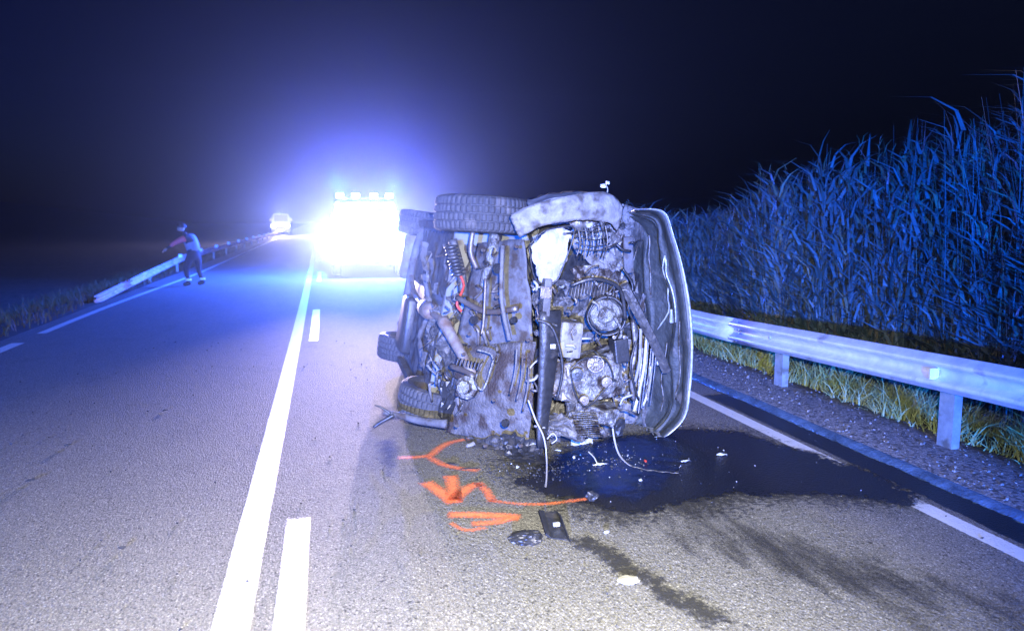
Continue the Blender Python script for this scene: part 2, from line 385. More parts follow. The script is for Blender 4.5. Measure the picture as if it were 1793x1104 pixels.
def line_pts(f, y0, y1, st=0.5):
    n = max(2, int((y1 - y0) / st)); return [(f(y0 + (y1 - y0) * i / n), y0 + (y1 - y0) * i / n) for i in range(n + 1)]
cl = lambda y: -0.405 - 0.0004 * y * y * 0.2
markings = []
o = ribbon(line_pts(cl, -3, 90), 0.135, 0.004, 'centre_line', M['paint'], edge=0.32); o['kind'] = 'structure'
dl = lambda y: -0.183
for a, b in ((-1.0, 4.12), (10.2, 13.8), (19.8, 23.4), (29.4, 33), (39, 42.6), (48.6, 52.2)):
    o = ribbon(line_pts(dl, a, b), 0.112, 0.004, 'dashed_line', M['paint'], edge=0.32); o['kind'] = 'structure'
er = lambda y: 3.18 + 0.003 * y
o = ribbon(line_pts(er, -3, 80), 0.115, 0.004, 'edge_line', M['paint'], edge=0.3); o['kind'] = 'structure'
def el(y): return -3.86 + 0.30 * min(1, max(0, (y - 13) / 12)) ** 2 * (3 - 2 * min(1, max(0, (y - 13) / 12)))
for a, b in ((-3, 8.7), (9.75, 11.0), (11.75, 90)):
    o = ribbon(line_pts(el, a, b), 0.12 if b != 11.0 else 0.15, 0.004, 'edge_line', M['paint'], edge=0.22); o['kind'] = 'structure'

# dark grime streaks running down the right lane
def px_poly(pl, z=0.0): return [G(x, y, z) for x, y in pl]
o = polysheet(px_poly([(1060, 895), (1250, 880), (1560, 985), (1793, 1060), (1793, 1104), (1640, 1104), (1380, 1020), (1180, 960)]), 0.004, 'grime_streak', M['asphalt_grime'], jag=0.15, edge_soft=0.16, soft=0.25, cell=0.05)
tag(o, kind='structure')

# ------------------------------------------------------------------ spilled fluid, and blue light painted on it
o = polysheet(px_poly([(840, 800), (960, 780), (1190, 735), (1320, 748), (1420, 790), (1560, 838), (1640, 885), (1560, 905), (1420, 890), (1330, 900), (1200, 915), (1080, 930), (960, 900), (870, 860)]),
              0.006, 'damp_stain', M['soot'], jag=0.08, edge_soft=0.24, soft=0.30, cell=0.03)
tag(o, 'matt dark stain fading into the asphalt all round the big puddle', 'stain')
o = polysheet(px_poly([(925, 830), (1000, 790), (1100, 765), (1190, 752), (1290, 757), (1390, 786), (1470, 808), (1560, 842), (1605, 872), (1585, 884), (1500, 872), (1400, 866), (1330, 872), (1290, 862), (1200, 880), (1120, 900), (1040, 890), (960, 868), (900, 850)]),
              0.009, 'fluid_puddle', M['fluid'], jag=0.06, edge_soft=0.34, soft=0.16, cell=0.02)
tag(o, 'wide dark glossy puddle of spilled fluid running from under the wreck to the edge line', 'puddle')
o = polysheet(px_poly([(950, 815), (1000, 780), (1090, 762), (1180, 766), (1200, 800), (1180, 850), (1110, 885), (1020, 872), (965, 850)]), 0.013, 'blue_light_on_puddle', M['puddle_sheen'], jag=0.05, edge_soft=0.50, soft=0.32, cell=0.02)
tag(o, 'blue light painted as a sheen on the dark puddle right under the nose of the wreck', 'puddle')
gut = [(3.30, 6.2), (3.34, 5.6), (3.36, 5.0), (3.38, 4.4), (3.38, 3.8), (3.38, 3.2), (3.36, 2.6), (3.36, 2.0), (3.36, 1.0)]
o = polysheet([(x - (0.03 + 0.05 * min(1, (6.2 - y) / 1.5)), y) for x, y in gut] + [(3.50, y) for x, y in gut[::-1]], 0.010, 'fluid_trail', M['fluid'], jag=0.015, edge_soft=0.35, soft=0.03, cell=0.02)
tag(o, 'thin dark trail of fluid following the foot of the gravelly shoulder', 'fluid trail')
o = polysheet(px_poly([(985, 945), (1035, 940), (1120, 985), (1200, 1035), (1290, 1085), (1330, 1104), (1240, 1104), (1170, 1065), (1090, 1010), (1020, 970)]), 0.009, 'scrape_stain', M['soot'], jag=0.05, edge_soft=0.22, soft=0.06, cell=0.02)
tag(o, 'dark scraped stain trailing down the lane from the black plastic bracket', 'stain')
o = polysheet(px_poly([(662, 775), (690, 765), (702, 790), (688, 815), (676, 840), (670, 815), (658, 795)]), 0.007, 'fluid_puddle', M['wetpatch_sheen'], jag=0.02, edge_soft=0.35, soft=0.10, cell=0.015)
tag(o, 'small wet patch with its blue reflection painted in, on the road below the broken suspension arm', 'puddle')

# ------------------------------------------------------------------ orange survey marks
def paintmark(strokes, label):
    root = None
    for pl, w in strokes:
        pts = px_poly(pl)
        q = spline([(p.x, p.y, 0) for p in pts], 4)
        out = stroke(q, w)
        ob = polysheet(out, 0.014 + 0.002 * (len(strokes) > 1 and root is not None), 'paint_mark' if root is None else 'stroke', M['orange'], jag=0.010, edge_soft=0.22, soft=0.035, step=0.03, cell=0.008)
        if root is None: root = ob; tag(root, label, 'paint mark', 'orange survey paint marks on the road')
        else: ob.parent = root
    return root
paintmark([([(697, 804), (749, 801), (770, 787), (790, 777), (820, 771)], 0.065), ([(749, 801), (762, 811), (792, 821), (838, 827)], 0.06)], 'orange sprayed fork mark beside the foot of the wreck, nearest the tyre')
paintmark([([(746, 847), (768, 862), (795, 884)], 0.085), ([(788, 836), (793, 860), (795, 884)], 0.085), ([(795, 880), (815, 862), (838, 850)], 0.085), ([(836, 848), (850, 862), (862, 882)], 0.05), ([(858, 880), (904, 886), (970, 885), (1028, 877)], 0.034)],
          'orange sprayed zigzag arrow with a long tail towards the black shard')
paintmark([([(785, 905), (840, 905), (908, 910)], 0.085), ([(905, 908), (870, 918), (828, 921)], 0.06), ([(790, 920), (815, 932), (850, 928)], 0.03)], 'blurred orange sprayed blot closest to the camera')

# ------------------------------------------------------------------ guard rails
PROF = [(-0.000, 0.155), (0.012, 0.150), (0.030, 0.120), (0.078, 0.105), (0.083, 0.085), (0.078, 0.065), (0.030, 0.045), (0.004, 0.020), (0.0, 0.0),
        (0.004, -0.020), (0.030, -0.045), (0.078, -0.065), (0.083, -0.085), (0.078, -0.105), (0.030, -0.120), (0.012, -0.150), (0.0, -0.155)]
def beam_mesh(path, side, sc=1.0, t=0.004):     # path of centre points; profile bulges towards side (+1: -X)
    bm = bmesh.new(); rings = []
    for i, p in enumerate(path):
        p = Vector(p); row = []
        for dx, dz in PROF: row.append(bm.verts.new((p.x - side * dx * sc, p.y, p.z + dz * sc)))
        for dx, dz in PROF[::-1]: row.append(bm.verts.new((p.x - side * (dx * sc - t), p.y, p.z + dz * sc)))
        rings.append(row)
    n = len(rings[0])
    for i in range(len(rings) - 1):
        for k in range(n): bm.faces.new((rings[i][k], rings[i][(k + 1) % n], rings[i + 1][(k + 1) % n], rings[i + 1][k]))
    bm.faces.new(rings[0][::-1]); bm.faces.new(rings[-1]); return bm
gr = empty('guard_rail', (4.2, 4.0, 0)); tag(gr, 'galvanised steel guard rail on posts along the gravelly shoulder beside the reeds', 'guard rail')
def rz(y):                                  # rail centre height
    return float(np.interp(y, (0, 3.6, 4.2, 6.2, 7.5, 10, 40), (0.66, 0.59, 0.565, 0.495, 0.445, 0.42, 0.42)))
def rxr(y): return 4.00 + 0.004 * max(0, y - 7) + 0.006 * math.sin(y * 1.7)
SC = 0.81
for i in range(10):
    a = 0.85 + i * 4.0 - 2.0; b = a + 4.12
    pth = [(rxr(y) - (0.005 if i % 2 else 0), y, rz(y)) for y in [a + (b - a) * k / 8 for k in range(9)]]
    bmo = build('rail_beam', beam_mesh(pth, 1, SC), M['galv'], gr, True)
    for dy in (0.04, 0.10):
        for dz in (-0.115, -0.02, 0.02, 0.115):
            if b < 14:
                bb = bmesh.new(); yy = b - dy; lathe(bb, (rxr(yy) - 0.012 - (0.02 if abs(dz) > .1 else 0), yy, rz(yy) + dz * SC), (-1, 0, 0), [(0.0, 0.010), (0.010, 0.009), (0.014, 0.0)], 8)
                build('bolt', bb, M['galv_post'], gr)
PY = [G(1645, 790).y + k * 2.0 for k in range(-2, 16)]
for y in PY:
    x = rxr(y) + 0.10
    bm = bmesh.new(); z1 = rz(y) + 0.06
    for c, s in (((x, y, (z1 - 0.3) / 2), (0.006, 0.13, z1 + 0.3)), ((x + 0.032, y - 0.062, (z1 - 0.3) / 2), (0.06, 0.006, z1 + 0.3)), ((x + 0.032, y + 0.062, (z1 - 0.3) / 2), (0.06, 0.006, z1 + 0.3)),
                 ((x + 0.062, y - 0.05, (z1 - 0.3) / 2), (0.006, 0.02, z1 + 0.3)), ((x + 0.062, y + 0.05, (z1 - 0.3) / 2), (0.006, 0.02, z1 + 0.3))): box(bm, c, s)
    build('post', bm, M['galv_post'], gr)
    bm = bmesh.new(); box(bm, (x - 0.047, y, rz(y)), (0.088, 0.07, 0.16), bevel=0.006); build('spacer', bm, M['galv_post'], gr)
    bm = bmesh.new(); lathe(bm, (rxr(y) - 0.008, y, rz(y)), (-1, 0, 0), [(0.0, 0.012), (0.014, 0.01), (0.018, 0.0)], 10); build('bolt', bm, M['galv_post'], gr)
rp = P(1634, 650, PY[2] - 0.13)
for k, y in enumerate((PY[2] - 0.03, PY[2] + 8, PY[2] + 16)):
    bm = bmesh.new(); box(bm, (rxr(y) - 0.05, y, rz(y) - 0.005), (0.07, 0.012, 0.075), bevel=0.003)
    build('reflector', bm, M['reflector'], gr)
# left rail with a ramped end
gl = empty('guard_rail', (-4.35, 20, 0)); tag(gl, 'distant guard rail across the road with its end ramping into the ground', 'guard rail')
def lz(y): return float(np.interp(y, (16.2, 20.5, 26, 40, 60), (0.0, 0.16, 0.34, 0.33, 0.28)))
def lx(y): return -4.35 + 0.02 * max(0, y - 24) * 0.4
a = 16.2
while a < 75:
    b = a + 4.1
    build('rail_beam', beam_mesh([(lx(y) - (0.004 if int(a) % 2 else 0), y, lz(y)) for y in [a + (b - a) * k / 5 for k in range(6)]], -1, 0.62), M['rail_rough'], gl, True)
    a += 4.0
y = 21.4
while y < 76:
    bm = bmesh.new(); box(bm, (lx(y) - 0.06, y, (lz(y) - 0.3) / 2), (0.06, 0.10, lz(y) + 0.3), bevel=0.008); build('post', bm, M['galv_post'], gl); 
    if y > 22:
        bm = bmesh.new(); box(bm, (lx(y) + 0.06, y - 0.08, lz(y) + 0.12), (0.11, 0.012, 0.11), bevel=0.004)
        build('reflector', bm, M['reflector_w'], gl)
    y += 3.8

# ------------------------------------------------------------------ vegetation (uncountable)
def blades(name, bx, by, bz, h, w, lean, mats, label, seg=4, up=0.9):
    n = len(bx); az = np.random.rand(n) * 2 * np.pi; fa = np.random.rand(n) * 2 * np.pi
    t = np.linspace(0, 1, seg + 1)
    dx, dy = np.cos(az), np.sin(az); wx, wy = np.cos(fa), np.sin(fa)
    V = np.zeros((n, seg + 1, 2, 3))
    for j, tt in enumerate(t):
        out = lean * tt ** 2 * h; zz = h * (tt - 0.35 * lean * tt ** 3)
        ww = w * (1 - tt) ** 0.7 * 0.5 + 0.0008
        for s in (0, 1):
            sg = -1 if s == 0 else 1
            V[:, j, s, 0] = bx + dx * out + wx * ww * sg; V[:, j, s, 1] = by + dy * out + wy * ww * sg; V[:, j, s, 2] = bz + zz
    base = (np.arange(n) * (seg + 1) * 2)[:, None]
    fs = np.concatenate([base + np.array([2 * j, 2 * j + 1, 2 * j + 3, 2 * j + 2]) for j in range(seg)], 1).reshape(-1, 4)
    me = bpy.data.meshes.new(name); nv = n * (seg + 1) * 2
    me.vertices.add(nv); me.vertices.foreach_set('co', V.reshape(-1).astype(np.float32))
    me.loops.add(len(fs) * 4); me.loops.foreach_set('vertex_index', fs.reshape(-1).astype(np.int32))
    me.polygons.add(len(fs)); me.polygons.foreach_set('loop_start', (np.arange(len(fs)) * 4).astype(np.int32))
    if isinstance(mats, list) and len(mats) > 1: me.polygons.foreach_set('material_index', np.repeat(np.random.choice(len(mats), n, p=([.7, .3] if len(mats) == 2 else [.5, .15, .35])), seg).astype(np.int32))
    me.update(calc_edges=True); o = link(name, me, mats, smooth=False); o['kind'] = 'stuff'; o['label'] = label
    return o
TZ = np.vectorize(terr)
def reeds():
    n = 21000
    y = 3.8 + (np.random.rand(n) ** 1.6) * 42
    x = 5.50 + np.random.rand(n) ** 1.4 * 5.2 + 0.25 * np.sin(y * 1.3) + 0.012 * y
    hn = np.array([noise.noise((a * 0.9, b * 0.9, 4)) for a, b in zip(x, y)])
    h = (1.98 + 0.35 * hn + 0.35 * (np.random.rand(n) - 0.5)) * np.where(np.random.rand(n) < 0.35, 0.6, 1) * np.clip(1.1 - (y - 5) * 0.009, 0.75, 1.15) * np.interp(y, (4, 6.5, 8, 10, 15), (1.5, 1.38, 1.14, 1.0, 0.97))
    z0 = TZ(x, y); cat = lambda l: np.concatenate(l)
    blades('reed_bed', x, y, z0, h, 0.006 + 0.005 * np.random.rand(n), np.random.rand(n) * 0.14, [M['reed'], M['reed_tan']], 'upright stems of the reed bed on the bank behind the guard rail', seg=3)
    X_, Y_, Z_, H_, W_, L_ = [], [], [], [], [], []
    for j in range(10):
        f = 0.10 + 0.85 * np.random.rand(n)
        X_.append(x + 0.05 * f * np.random.randn(n)); Y_.append(y + 0.05 * f * np.random.randn(n)); Z_.append(z0 + f * h * 0.97)
        H_.append(0.22 + 0.38 * np.random.rand(n)); W_.append(0.020 + 0.026 * np.random.rand(n)); L_.append(0.5 + 1.1 * np.random.rand(n))
    blades('reed_leaves', cat(X_), cat(Y_), cat(Z_), cat(H_), cat(W_), cat(L_), [M['reed'], M['reed_tan'], M['reed_dark']], 'arching leaves filling the reed bed behind the guard rail', seg=3)
    k = np.random.rand(n) < 0.10; m_ = k.sum(); X_, Y_, Z_ = [], [], []
    for j in range(14):
        X_.append(x[k] + np.random.randn(m_) * 0.015); Y_.append(y[k] + np.random.randn(m_) * 0.015); Z_.append(z0[k] + h[k] * (0.86 + 0.012 * j))
    q = len(cat(X_)); blades('reed_plumes', cat(X_), cat(Y_), cat(Z_), 0.07 + 0.10 * np.random.rand(q), np.full(q, 0.006), 0.2 + np.random.rand(q), [M['reed_tan']], 'feathery plumes along the top of the reed bed', seg=2)
reeds()
def verge():
    n = 30000
    y = 2.5 + np.random.rand(n) ** 1.5 * 24; x = 4.30 + np.random.rand(n) ** 0.8 * 1.5
    cl_ = np.array([noise.noise((a * 2.2, b * 2.2, 0)) for a, b in zip(x, y)])
    keep = (cl_ + np.random.rand(n) * 0.7) > 0.08
    x, y, cl_ = x[keep], y[keep], cl_[keep]; n = len(x)
    h = (0.14 + 0.30 * np.clip(cl_ + 0.3, 0, 1)) * (0.5 + 0.8 * np.random.rand(n)) * np.clip((x - 4.15) * 3, 0.3, 1)
    blades('verge_grass', x, y, TZ(x, y) + 0.02 - 0.05 * (x > 4.4), h, 0.008 + 0.009 * np.random.rand(n), 0.2 + 1.0 * np.random.rand(n), M['grass'], 'yellow green rough grass under the guard rail', seg=3)
    n = 9000; y = 3 + np.random.rand(n) ** 1.2 * 40; x = -4.35 - np.random.rand(n) * 3
    blades('dry_grass', x, y, TZ(x, y), 0.1 + 0.22 * np.random.rand(n), 0.008 + 0.01 * np.random.rand(n), 0.2 + np.random.rand(n), M['drygrass'], 'reddish dry grass along the far verge', seg=3)
verge()
# loose stones on the shoulder
def stones(name, n, area, smin, smax, m, label, z=0.0, kind='stuff'):
    bm = bmesh.new()
    for _ in range(n):
        x, y = area(); s = smin + (smax - smin) * random.random() ** 3
        r = bmesh.ops.create_icosphere(bm, subdivisions=1, radius=s)
        rt = Matrix.Rotation(random.random() * 6, 4, (random.random(), random.random(), 1))
        mt = Matrix.Translation((x, y, z + s * 0.25)) @ rt @ Matrix.Diagonal((1, 0.5 + random.random() * .5, 0.4 + random.random() * .3, 1))
        bmesh.ops.transform(bm, matrix=mt, verts=r['verts'])
        for v in r['verts']: v.co += Vector((random.random() - .5, random.random() - .5, random.random() - .5)) * s * 0.4
    o = build(name, bm, m); o['kind'] = kind; o['label'] = label
    return o
stones('shoulder_gravel', 2600, lambda: (3.62 + random.random() * 0.7, 1.5 + random.random() ** 1.4 * 14), 0.003, 0.014, M['shoulder'], 'loose gravel lying on the shoulder', 0.036)
def near_wreck():
    a = random.random() * 2 * math.pi; r = abs(random.gauss(0, 1))
    return (1.9 + math.cos(a) * r * 1.0, 4.7 + math.sin(a) * r * 0.7)
stones('glass_crumbs', 260, near_wreck, 0.0015, 0.006, M['gravelchip'], 'crumbs of broken glass scattered round the wreck', 0.012)
stones('dark_crumbs', 900, lambda: (random.uniform(-3, 3.4), 1.8 + random.random() ** 1.5 * 9), 0.002, 0.010, M['darkchip'], 'dark crumbs and grit scattered over the road', 0.004)
stones('dirt_crumbs', 700, lambda: (lambda t: (1.05 + t * 0.9 + random.gauss(0, .12), 4.55 + random.gauss(0, .10) - 0.02 * t))(random.random()), 0.002, 0.012, M['darkchip'], 'dark dirt knocked loose along the foot of the wreck', 0.010)


def PW(px, py, Y): return P(px, py, Y * 0.935)
ON_ROAD = True
# ------------------------------------------------------------------ the wreck, lying on its left side, nose to the camera
TL = R(10); RU = Vector((math.sin(TL), 0, math.cos(TL))); RR = Vector((math.cos(TL), 0, -math.sin(TL))); CB = Vector((0.64, 6.72, 0.88))
def K(x, y, z): return CB + RR * z - RU * y + Vector((0, -x, 0))
wreck = empty('wrecked_car', (1.4, 6.9, 0)); tag(wreck, 'wrecked silver hatchback lying on its side across the lane with its front torn open', 'car')
# cabin shell
def section(x):
    f = 1.0
    roof = 1.46; hw = 0.82; rw = 0.60
    if x > 0.55: roof = 1.46 - (x - 0.55) * 1.6
    if x > -0.1: roof = min(roof, 1.46 - (x + 0.1) * 0.72)
    if x < -1.25: roof = 1.46 - (-1.25 - x) * 0.35; 
    if x < -1.7: hw = 0.82 - (-1.7 - x) * 0.3
    roof = max(roof, 0.92)
    rw2 = rw + (0.15 if roof < 1.1 else 0)
    p = [(0, 0.25), (0.30, 0.25), (0.62, 0.24), (0.74, 0.22), (0.79, 0.30), (hw, 0.52), (hw + .005, 0.72), (hw - 0.02, 0.90), (hw - 0.03, 0.93),
         ((hw + rw2) / 2 - .0, min(roof - .02, 1.17)), (rw2, roof - 0.06), (rw2 - 0.10, roof - 0.015), (0.25, roof + 0.01), (0, roof + 0.015)]
    return p
xs_ = [-1.95 + i * 0.09 for i in range(31)]
bm = bmesh.new(); rings = []
for x in xs_:
    p = section(x); full = p + [(-a, b) for a, b in p[-2:0:-1]]
    rings.append([bm.verts.new(K(x, a, b)) for a, b in full])
n = len(rings[0])
for i in range(len(rings) - 1):
    for k in range(n): bm.faces.new((rings[i][k], rings[i][(k + 1) % n], rings[i + 1][(k + 1) % n], rings[i + 1][k]))
bm.faces.new(rings[0]); bm.faces.new(rings[-1][::-1])
crumple(bm, 0.018, 2.2, 3, False)
for v in bm.verts: v.co.z = max(v.co.z, 0.012)
shell = build('body_shell', bm, M['body'], wreck, True)
def skin_quad(x0, x1, ya, za, yb, zb, off=0.012, nx=6):
    bm = bmesh.new(); g = []
    for i in range(nx + 1):
        x = x0 + (x1 - x0) * i / nx; g.append([bm.verts.new(K(x, ya + math.copysign(off, ya), za)), bm.verts.new(K(x, yb + math.copysign(off, yb), zb))])
    for i in range(nx): bm.faces.new((g[i][0], g[i][1], g[i + 1][1], g[i + 1][0]))
    thicken(bm, 0.006); return bm
for s in (1, -1):
    if s < 0:
        for x0, x1 in ((-0.62, 0.12), (-1.40, -0.70)):
            d = build('door', skin_quad(x0 - 0.04, x1 + 0.04, 0.83 * s, 0.36, 0.80 * s, 0.90, 0.016), M['body'], wreck)
            build('side_window', skin_quad(x0, x1, 0.79 * s, 0.95, 0.63 * s, 1.34, 0.010), M['glass'], wreck)
            bm = bmesh.new(); box(bm, K(x0 + 0.12, 0.855 * s, 0.80), (0.03, 0.16, 0.03), bevel=0.008); build('door_handle', bm, M['black'], d)
bm = bmesh.new(); g = []
for i in range(7):
    y = -0.56 + 1.12 * i / 6; g.append([bm.verts.new(K(0.50, y * 1.08, 1.035)), bm.verts.new(K(-0.02, y, 1.415))])
for i in range(6): bm.faces.new((g[i][0], g[i][1], g[i + 1][1], g[i + 1][0]))
thicken(bm, 0.008); build('windscreen', bm, M['glass'], wreck)
bm = bmesh.new()
for s in (-0.55, 0.55): tube(bm, [K(-0.1, s, 1.49), K(-0.7, s, 1.50), K(-1.4, s, 1.47)], 0.014, 6)
build('roof_rail', bm, M['black'], wreck)
for s in (-0.66, 0.66):
    bm = bmesh.new(); box(bm, K(-1.955, s, 0.85), (0.20, 0.05, 0.16), bevel=0.02); build('tail_lamp', bm, M['redwire'], wreck)

# floor pan with ribs, tunnel, exhaust, tank
bm = bmesh.new(); NX, NY = 60, 36; g = []
for i in range(NX + 1):
    row = []
    for j in range(NY + 1):
        x = -1.90 + 2.62 * i / NX; y = -0.74 + 1.48 * j / NY
        z = 0.235 - 0.016 * (math.sin(x * 26) > 0.2) * (0.12 < abs(y) < 0.62) + 0.07 * math.exp(-(y / 0.12) ** 4) - 0.02 * math.exp(-((abs(y) - 0.42) / 0.035) ** 4)
        row.append(bm.verts.new(K(x, y, z)))
    g.append(row)
for i in range(NX):
    for j in range(NY): bm.faces.new((g[i][j], g[i + 1][j], g[i + 1][j + 1], g[i][j + 1]))
crumple(bm, 0.02, 2.6, 5, False)
for v in bm.verts: v.co.z = max(v.co.z, 0.015)
build('floor_pan', bm, M['under'], wreck, True)
for y in (-0.70, 0.70):
    bm = bmesh.new()
    for k in range(12): 
        a = K(-1.1 + k * 0.15, y, 0.19); a.z = max(a.z, 0.06); box(bm, a, (0.05, 0.148, 0.07), bevel=0.006)
    build('sill_flange', bm, M['under'], wreck)
ex = build('exhaust_pipe', (lambda b: (tube(b, spline([K(0.9, 0.05, 0.30), K(0.6, 0.02, 0.20), K(0.0, 0.0, 0.17), K(-0.7, -0.03, 0.18), K(-1.1, -0.16, 0.17), K(-1.5, -0.3, 0.19)], 5), 0.026, 8), b)[1])(bmesh.new()), M['rust'], wreck, True)
bm = bmesh.new(); lathe(bm, K(0.35, 0.01, 0.18), (0, 1, 0), [(0.0, -0.2), (0.05, -0.2), (0.075, -0.14), (0.075, 0.14), (0.05, 0.2), (0, 0.2)], 16); build('catalyser', bm, M['rust'], wreck, True)
bm = bmesh.new(); lathe(bm, K(-1.62, -0.35, 0.21), RU, [(0.0, -0.26), (0.09, -0.25), (0.11, -0.2), (0.11, 0.2), (0.09, 0.25), (0, 0.26)], 18); build('silencer', bm, M['rust'], wreck, True)
bm = bmesh.new(); box(bm, K(-0.95, 0.30, 0.19), (0.14, 0.52, 0.56), Matrix.Rotation(TL, 3, 'Y'), 0.04); crumple(bm, 0.02, 4, 2, False); build('fuel_tank', bm, M['black'], wreck, True)
bm = bmesh.new(); tube(bm, spline([K(-1.40, 0.68, 0.32), K(-1.15, 0.62, 0.22), K(-1.12, 0.3, 0.17), K(-1.12, -0.3, 0.17), K(-1.15, -0.62, 0.22), K(-1.40, -0.68, 0.32)], 5), 0.04, 8); build('rear_axle', bm, M['under'], wreck, True)
for s in (-1, 1):
    bm = bmesh.new()
    pts = [K(-1.22 + 0.07 * math.cos(a * .9), s * 0.5 + 0.07 * math.sin(a * .9) * s, 0.20 + 0.018 * a * 0.9) for a in [i * 0.5 for i in range(40)]]
    tube(bm, pts, 0.009, 5); build('coil_spring', bm, M['black'], wreck, True)

# wheels
def wheel(c, ax, dirty=True):
    c = Vector(c); ax = Vector(ax).normalized()
    w = empty('wheel', c); w.parent = wreck; w.location = c - wreck.location
    prof = [(0.205, -0.095), (0.235, -0.115), (0.285, -0.128), (0.318, -0.120), (0.334, -0.104), (0.338, -0.080), (0.340, -0.062), (0.330, -0.058), (0.330, -0.052), (0.341, -0.048), (0.342, -0.008), (0.331, -0.005),
            (0.331, 0.005), (0.342, 0.008), (0.341, 0.048), (0.330, 0.052), (0.330, 0.058), (0.340, 0.062), (0.338, 0.080), (0.334, 0.104), (0.318, 0.120), (0.285, 0.128), (0.235, 0.115), (0.205, 0.095)]
    lug = {4, 5, 6, 17, 18, 19, 9, 10, 13, 14}
    bm = bmesh.new(); lathe(bm, c, ax, prof, 150, mod=lambda k, j: (-0.009 if (j in lug and (k + (1 if j in (9, 10) else 0)) % 3 == 0) else 0))
    ty = build('tyre', bm, M['rubber'], w)
    bm = bmesh.new()
    lathe(bm, c, ax, [(0.212, -0.098), (0.218, -0.085), (0.195, -0.07), (0.185, 0.03), (0.20, 0.08), (0.218, 0.092), (0.212, 0.10), (0.196, 0.09), (0.180, 0.04), (0.18, -0.07), (0.20, -0.098), (0.212, -0.098)], 40)
    a = ax.orthogonal().normalized(); b = ax.cross(a)
    for k in range(5):
        t = k * 2 * math.pi / 5; d = a * math.cos(t) + b * math.sin(t); e = ax.cross(d)
        rot = Matrix((d, e, ax)).transposed(); box(bm, c + d * 0.115 + ax * 0.055, (0.15, 0.055, 0.022), rot, 0.006)
    lathe(bm, c, ax, [(0, 0.075), (0.05, 0.07), (0.055, 0.04), (0.055, -0.02), (0, -0.02)], 16)
    build('rim', bm, M['steel'], w, True)
    bm = bmesh.new(); lathe(bm, c, ax, [(0, -0.035), (0.145, -0.035), (0.145, -0.012), (0, -0.012)], 32); build('brake_disc', bm, M['steel'], w)
    bm = bmesh.new(); box(bm, c + d * 0.11 - ax * 0.03, (0.09, 0.13, 0.08), rot, 0.015); build('brake_caliper', bm, M['black'], w)
    return w
wheel((1.10, 5.50, 1.615), (0.06, 0.02, 1.0))
wheel((0.86, 5.98, 0.150), (-0.16, 0.05, -1.0))
wheel(K(-1.42, 0.70, 0.33) + Vector((0, 0, 0.09)), -RU + Vector((0.06, 0, 0)))
wheel(K(-1.42, -0.70, 0.33), RU)

# --- front suspension and subframe seen between the wheels
def tb(pts, r, m, name, seg=8, sm=True, spl=5, par=None):
    b = bmesh.new(); q = spline([PW(*p) for p in pts], spl) if len(pts) > 2 else [PW(*p) for p in pts]
    if isinstance(r, (list, tuple)): r = [r[0] + (r[1] - r[0]) * i / (len(q) - 1) for i in range(len(q))]
    tube(b, q, r, seg); return build(name, b, M[m], par or wreck, sm)
def pt(outline, y0, y1, m, name, amp=0.02, sc=6, seed=0, n=16, th=0.012, bulge=0.0, y2=None, y3=None, smooth=False, par=None):
    # y0/y1: depth at the left and right edges (y2/y3: same at the lower edge)
    y2 = y0 if y2 is None else y2; y3 = y1 if y3 is None else y3
    b = patch(outline, lambda u, v: (y0 * (1 - u) + y1 * u) * (1 - v) + (y2 * (1 - u) + y3 * u) * v - bulge * math.sin(math.pi * u) * math.sin(math.pi * v), n, n)
    crumple(b, amp, sc, seed); thicken(b, th); return build(name, b, M[m], par or wreck, smooth)
pt([(838, 425), (918, 418), (938, 612), (800, 600)], 5.55, 5.10, 'under', 'subframe_plate', 0.012, 5, 1, 22, 0.012, 0.05, smooth=True)
tb([(850, 488, 5.33), (847, 560, 5.33), (843, 585, 5.33)], 0.010, 'steel', 'brace', 6)
tb([(880, 430, 5.2), (878, 520, 5.15), (892, 595, 5.12)], 0.016, 'under', 'subframe_rib', 6)
pt([(800, 606), (938, 598), (925, 808), (782, 772)], 5.55, 5.02, 'tray', 'splash_tray', 0.016, 4.5, 2, 26, 0.01, 0.06, smooth=True)
for k, (x0, y0, x1, y1) in enumerate(((905, 610, 893, 690), (915, 625, 905, 700), (926, 640, 915, 720))):
    tb([(x0, y0, 5.03), ((x0 + x1) / 2 + 3, (y0 + y1) / 2, 5.01), (x1, y1, 5.03)], 0.007, 'under', 'tray_rib', 6)
# knuckle, strut, arms
tb([(868, 412, 5.75), (858, 455, 5.72), (845, 505, 5.75)], [0.05, 0.03], 'alu', 'strut', 10)
tb([(792, 420, 6.0), (806, 470, 5.95), (812, 520, 5.9)], 0.035, 'crumpdark', 'control_arm', 8)
tb([(828, 405, 5.8), (824, 440, 5.8), (835, 470, 5.8)], 0.020, 'steel', 'tie_rod', 8)
b = bmesh.new()
for k in range(9): lathe(b, PW(790 + k * 1.6, 432 + k * 6, 5.85), (0.15, 0, -1), [(0.03, -0.012), (0.055, 0), (0.03, 0.012)], 14)
build('rubber_boot', b, M['black'], wreck, True)
pt([(778, 430), (838, 432), (832, 485), (785, 505)], 6.1, 5.9, 'under', 'wheelhouse_panel', 0.04, 5, 4, 14)
pt([(740, 455), (782, 448), (790, 520), (755, 545)], 6.9, 6.5, 'under', 'heat_shield', 0.05, 6, 9, 14)
pt([(752, 540), (805, 515), (800, 600), (742, 640)], 6.2, 5.85, 'crumpdark', 'suspension_scrap', 0.07, 7, 5, 18)
pt([(768, 590), (852, 585), (862, 665), (770, 690)], 5.9, 5.45, 'crumpdark', 'crushed_inner_wing', 0.06, 7, 6, 20)
tb([(836, 612, 5.35), (862, 622, 5.3), (858, 650, 5.28), (845, 682, 5.3), (832, 665, 5.32), (846, 632, 5.3)], 0.008, 'alu', 'pipe_loop', 6)
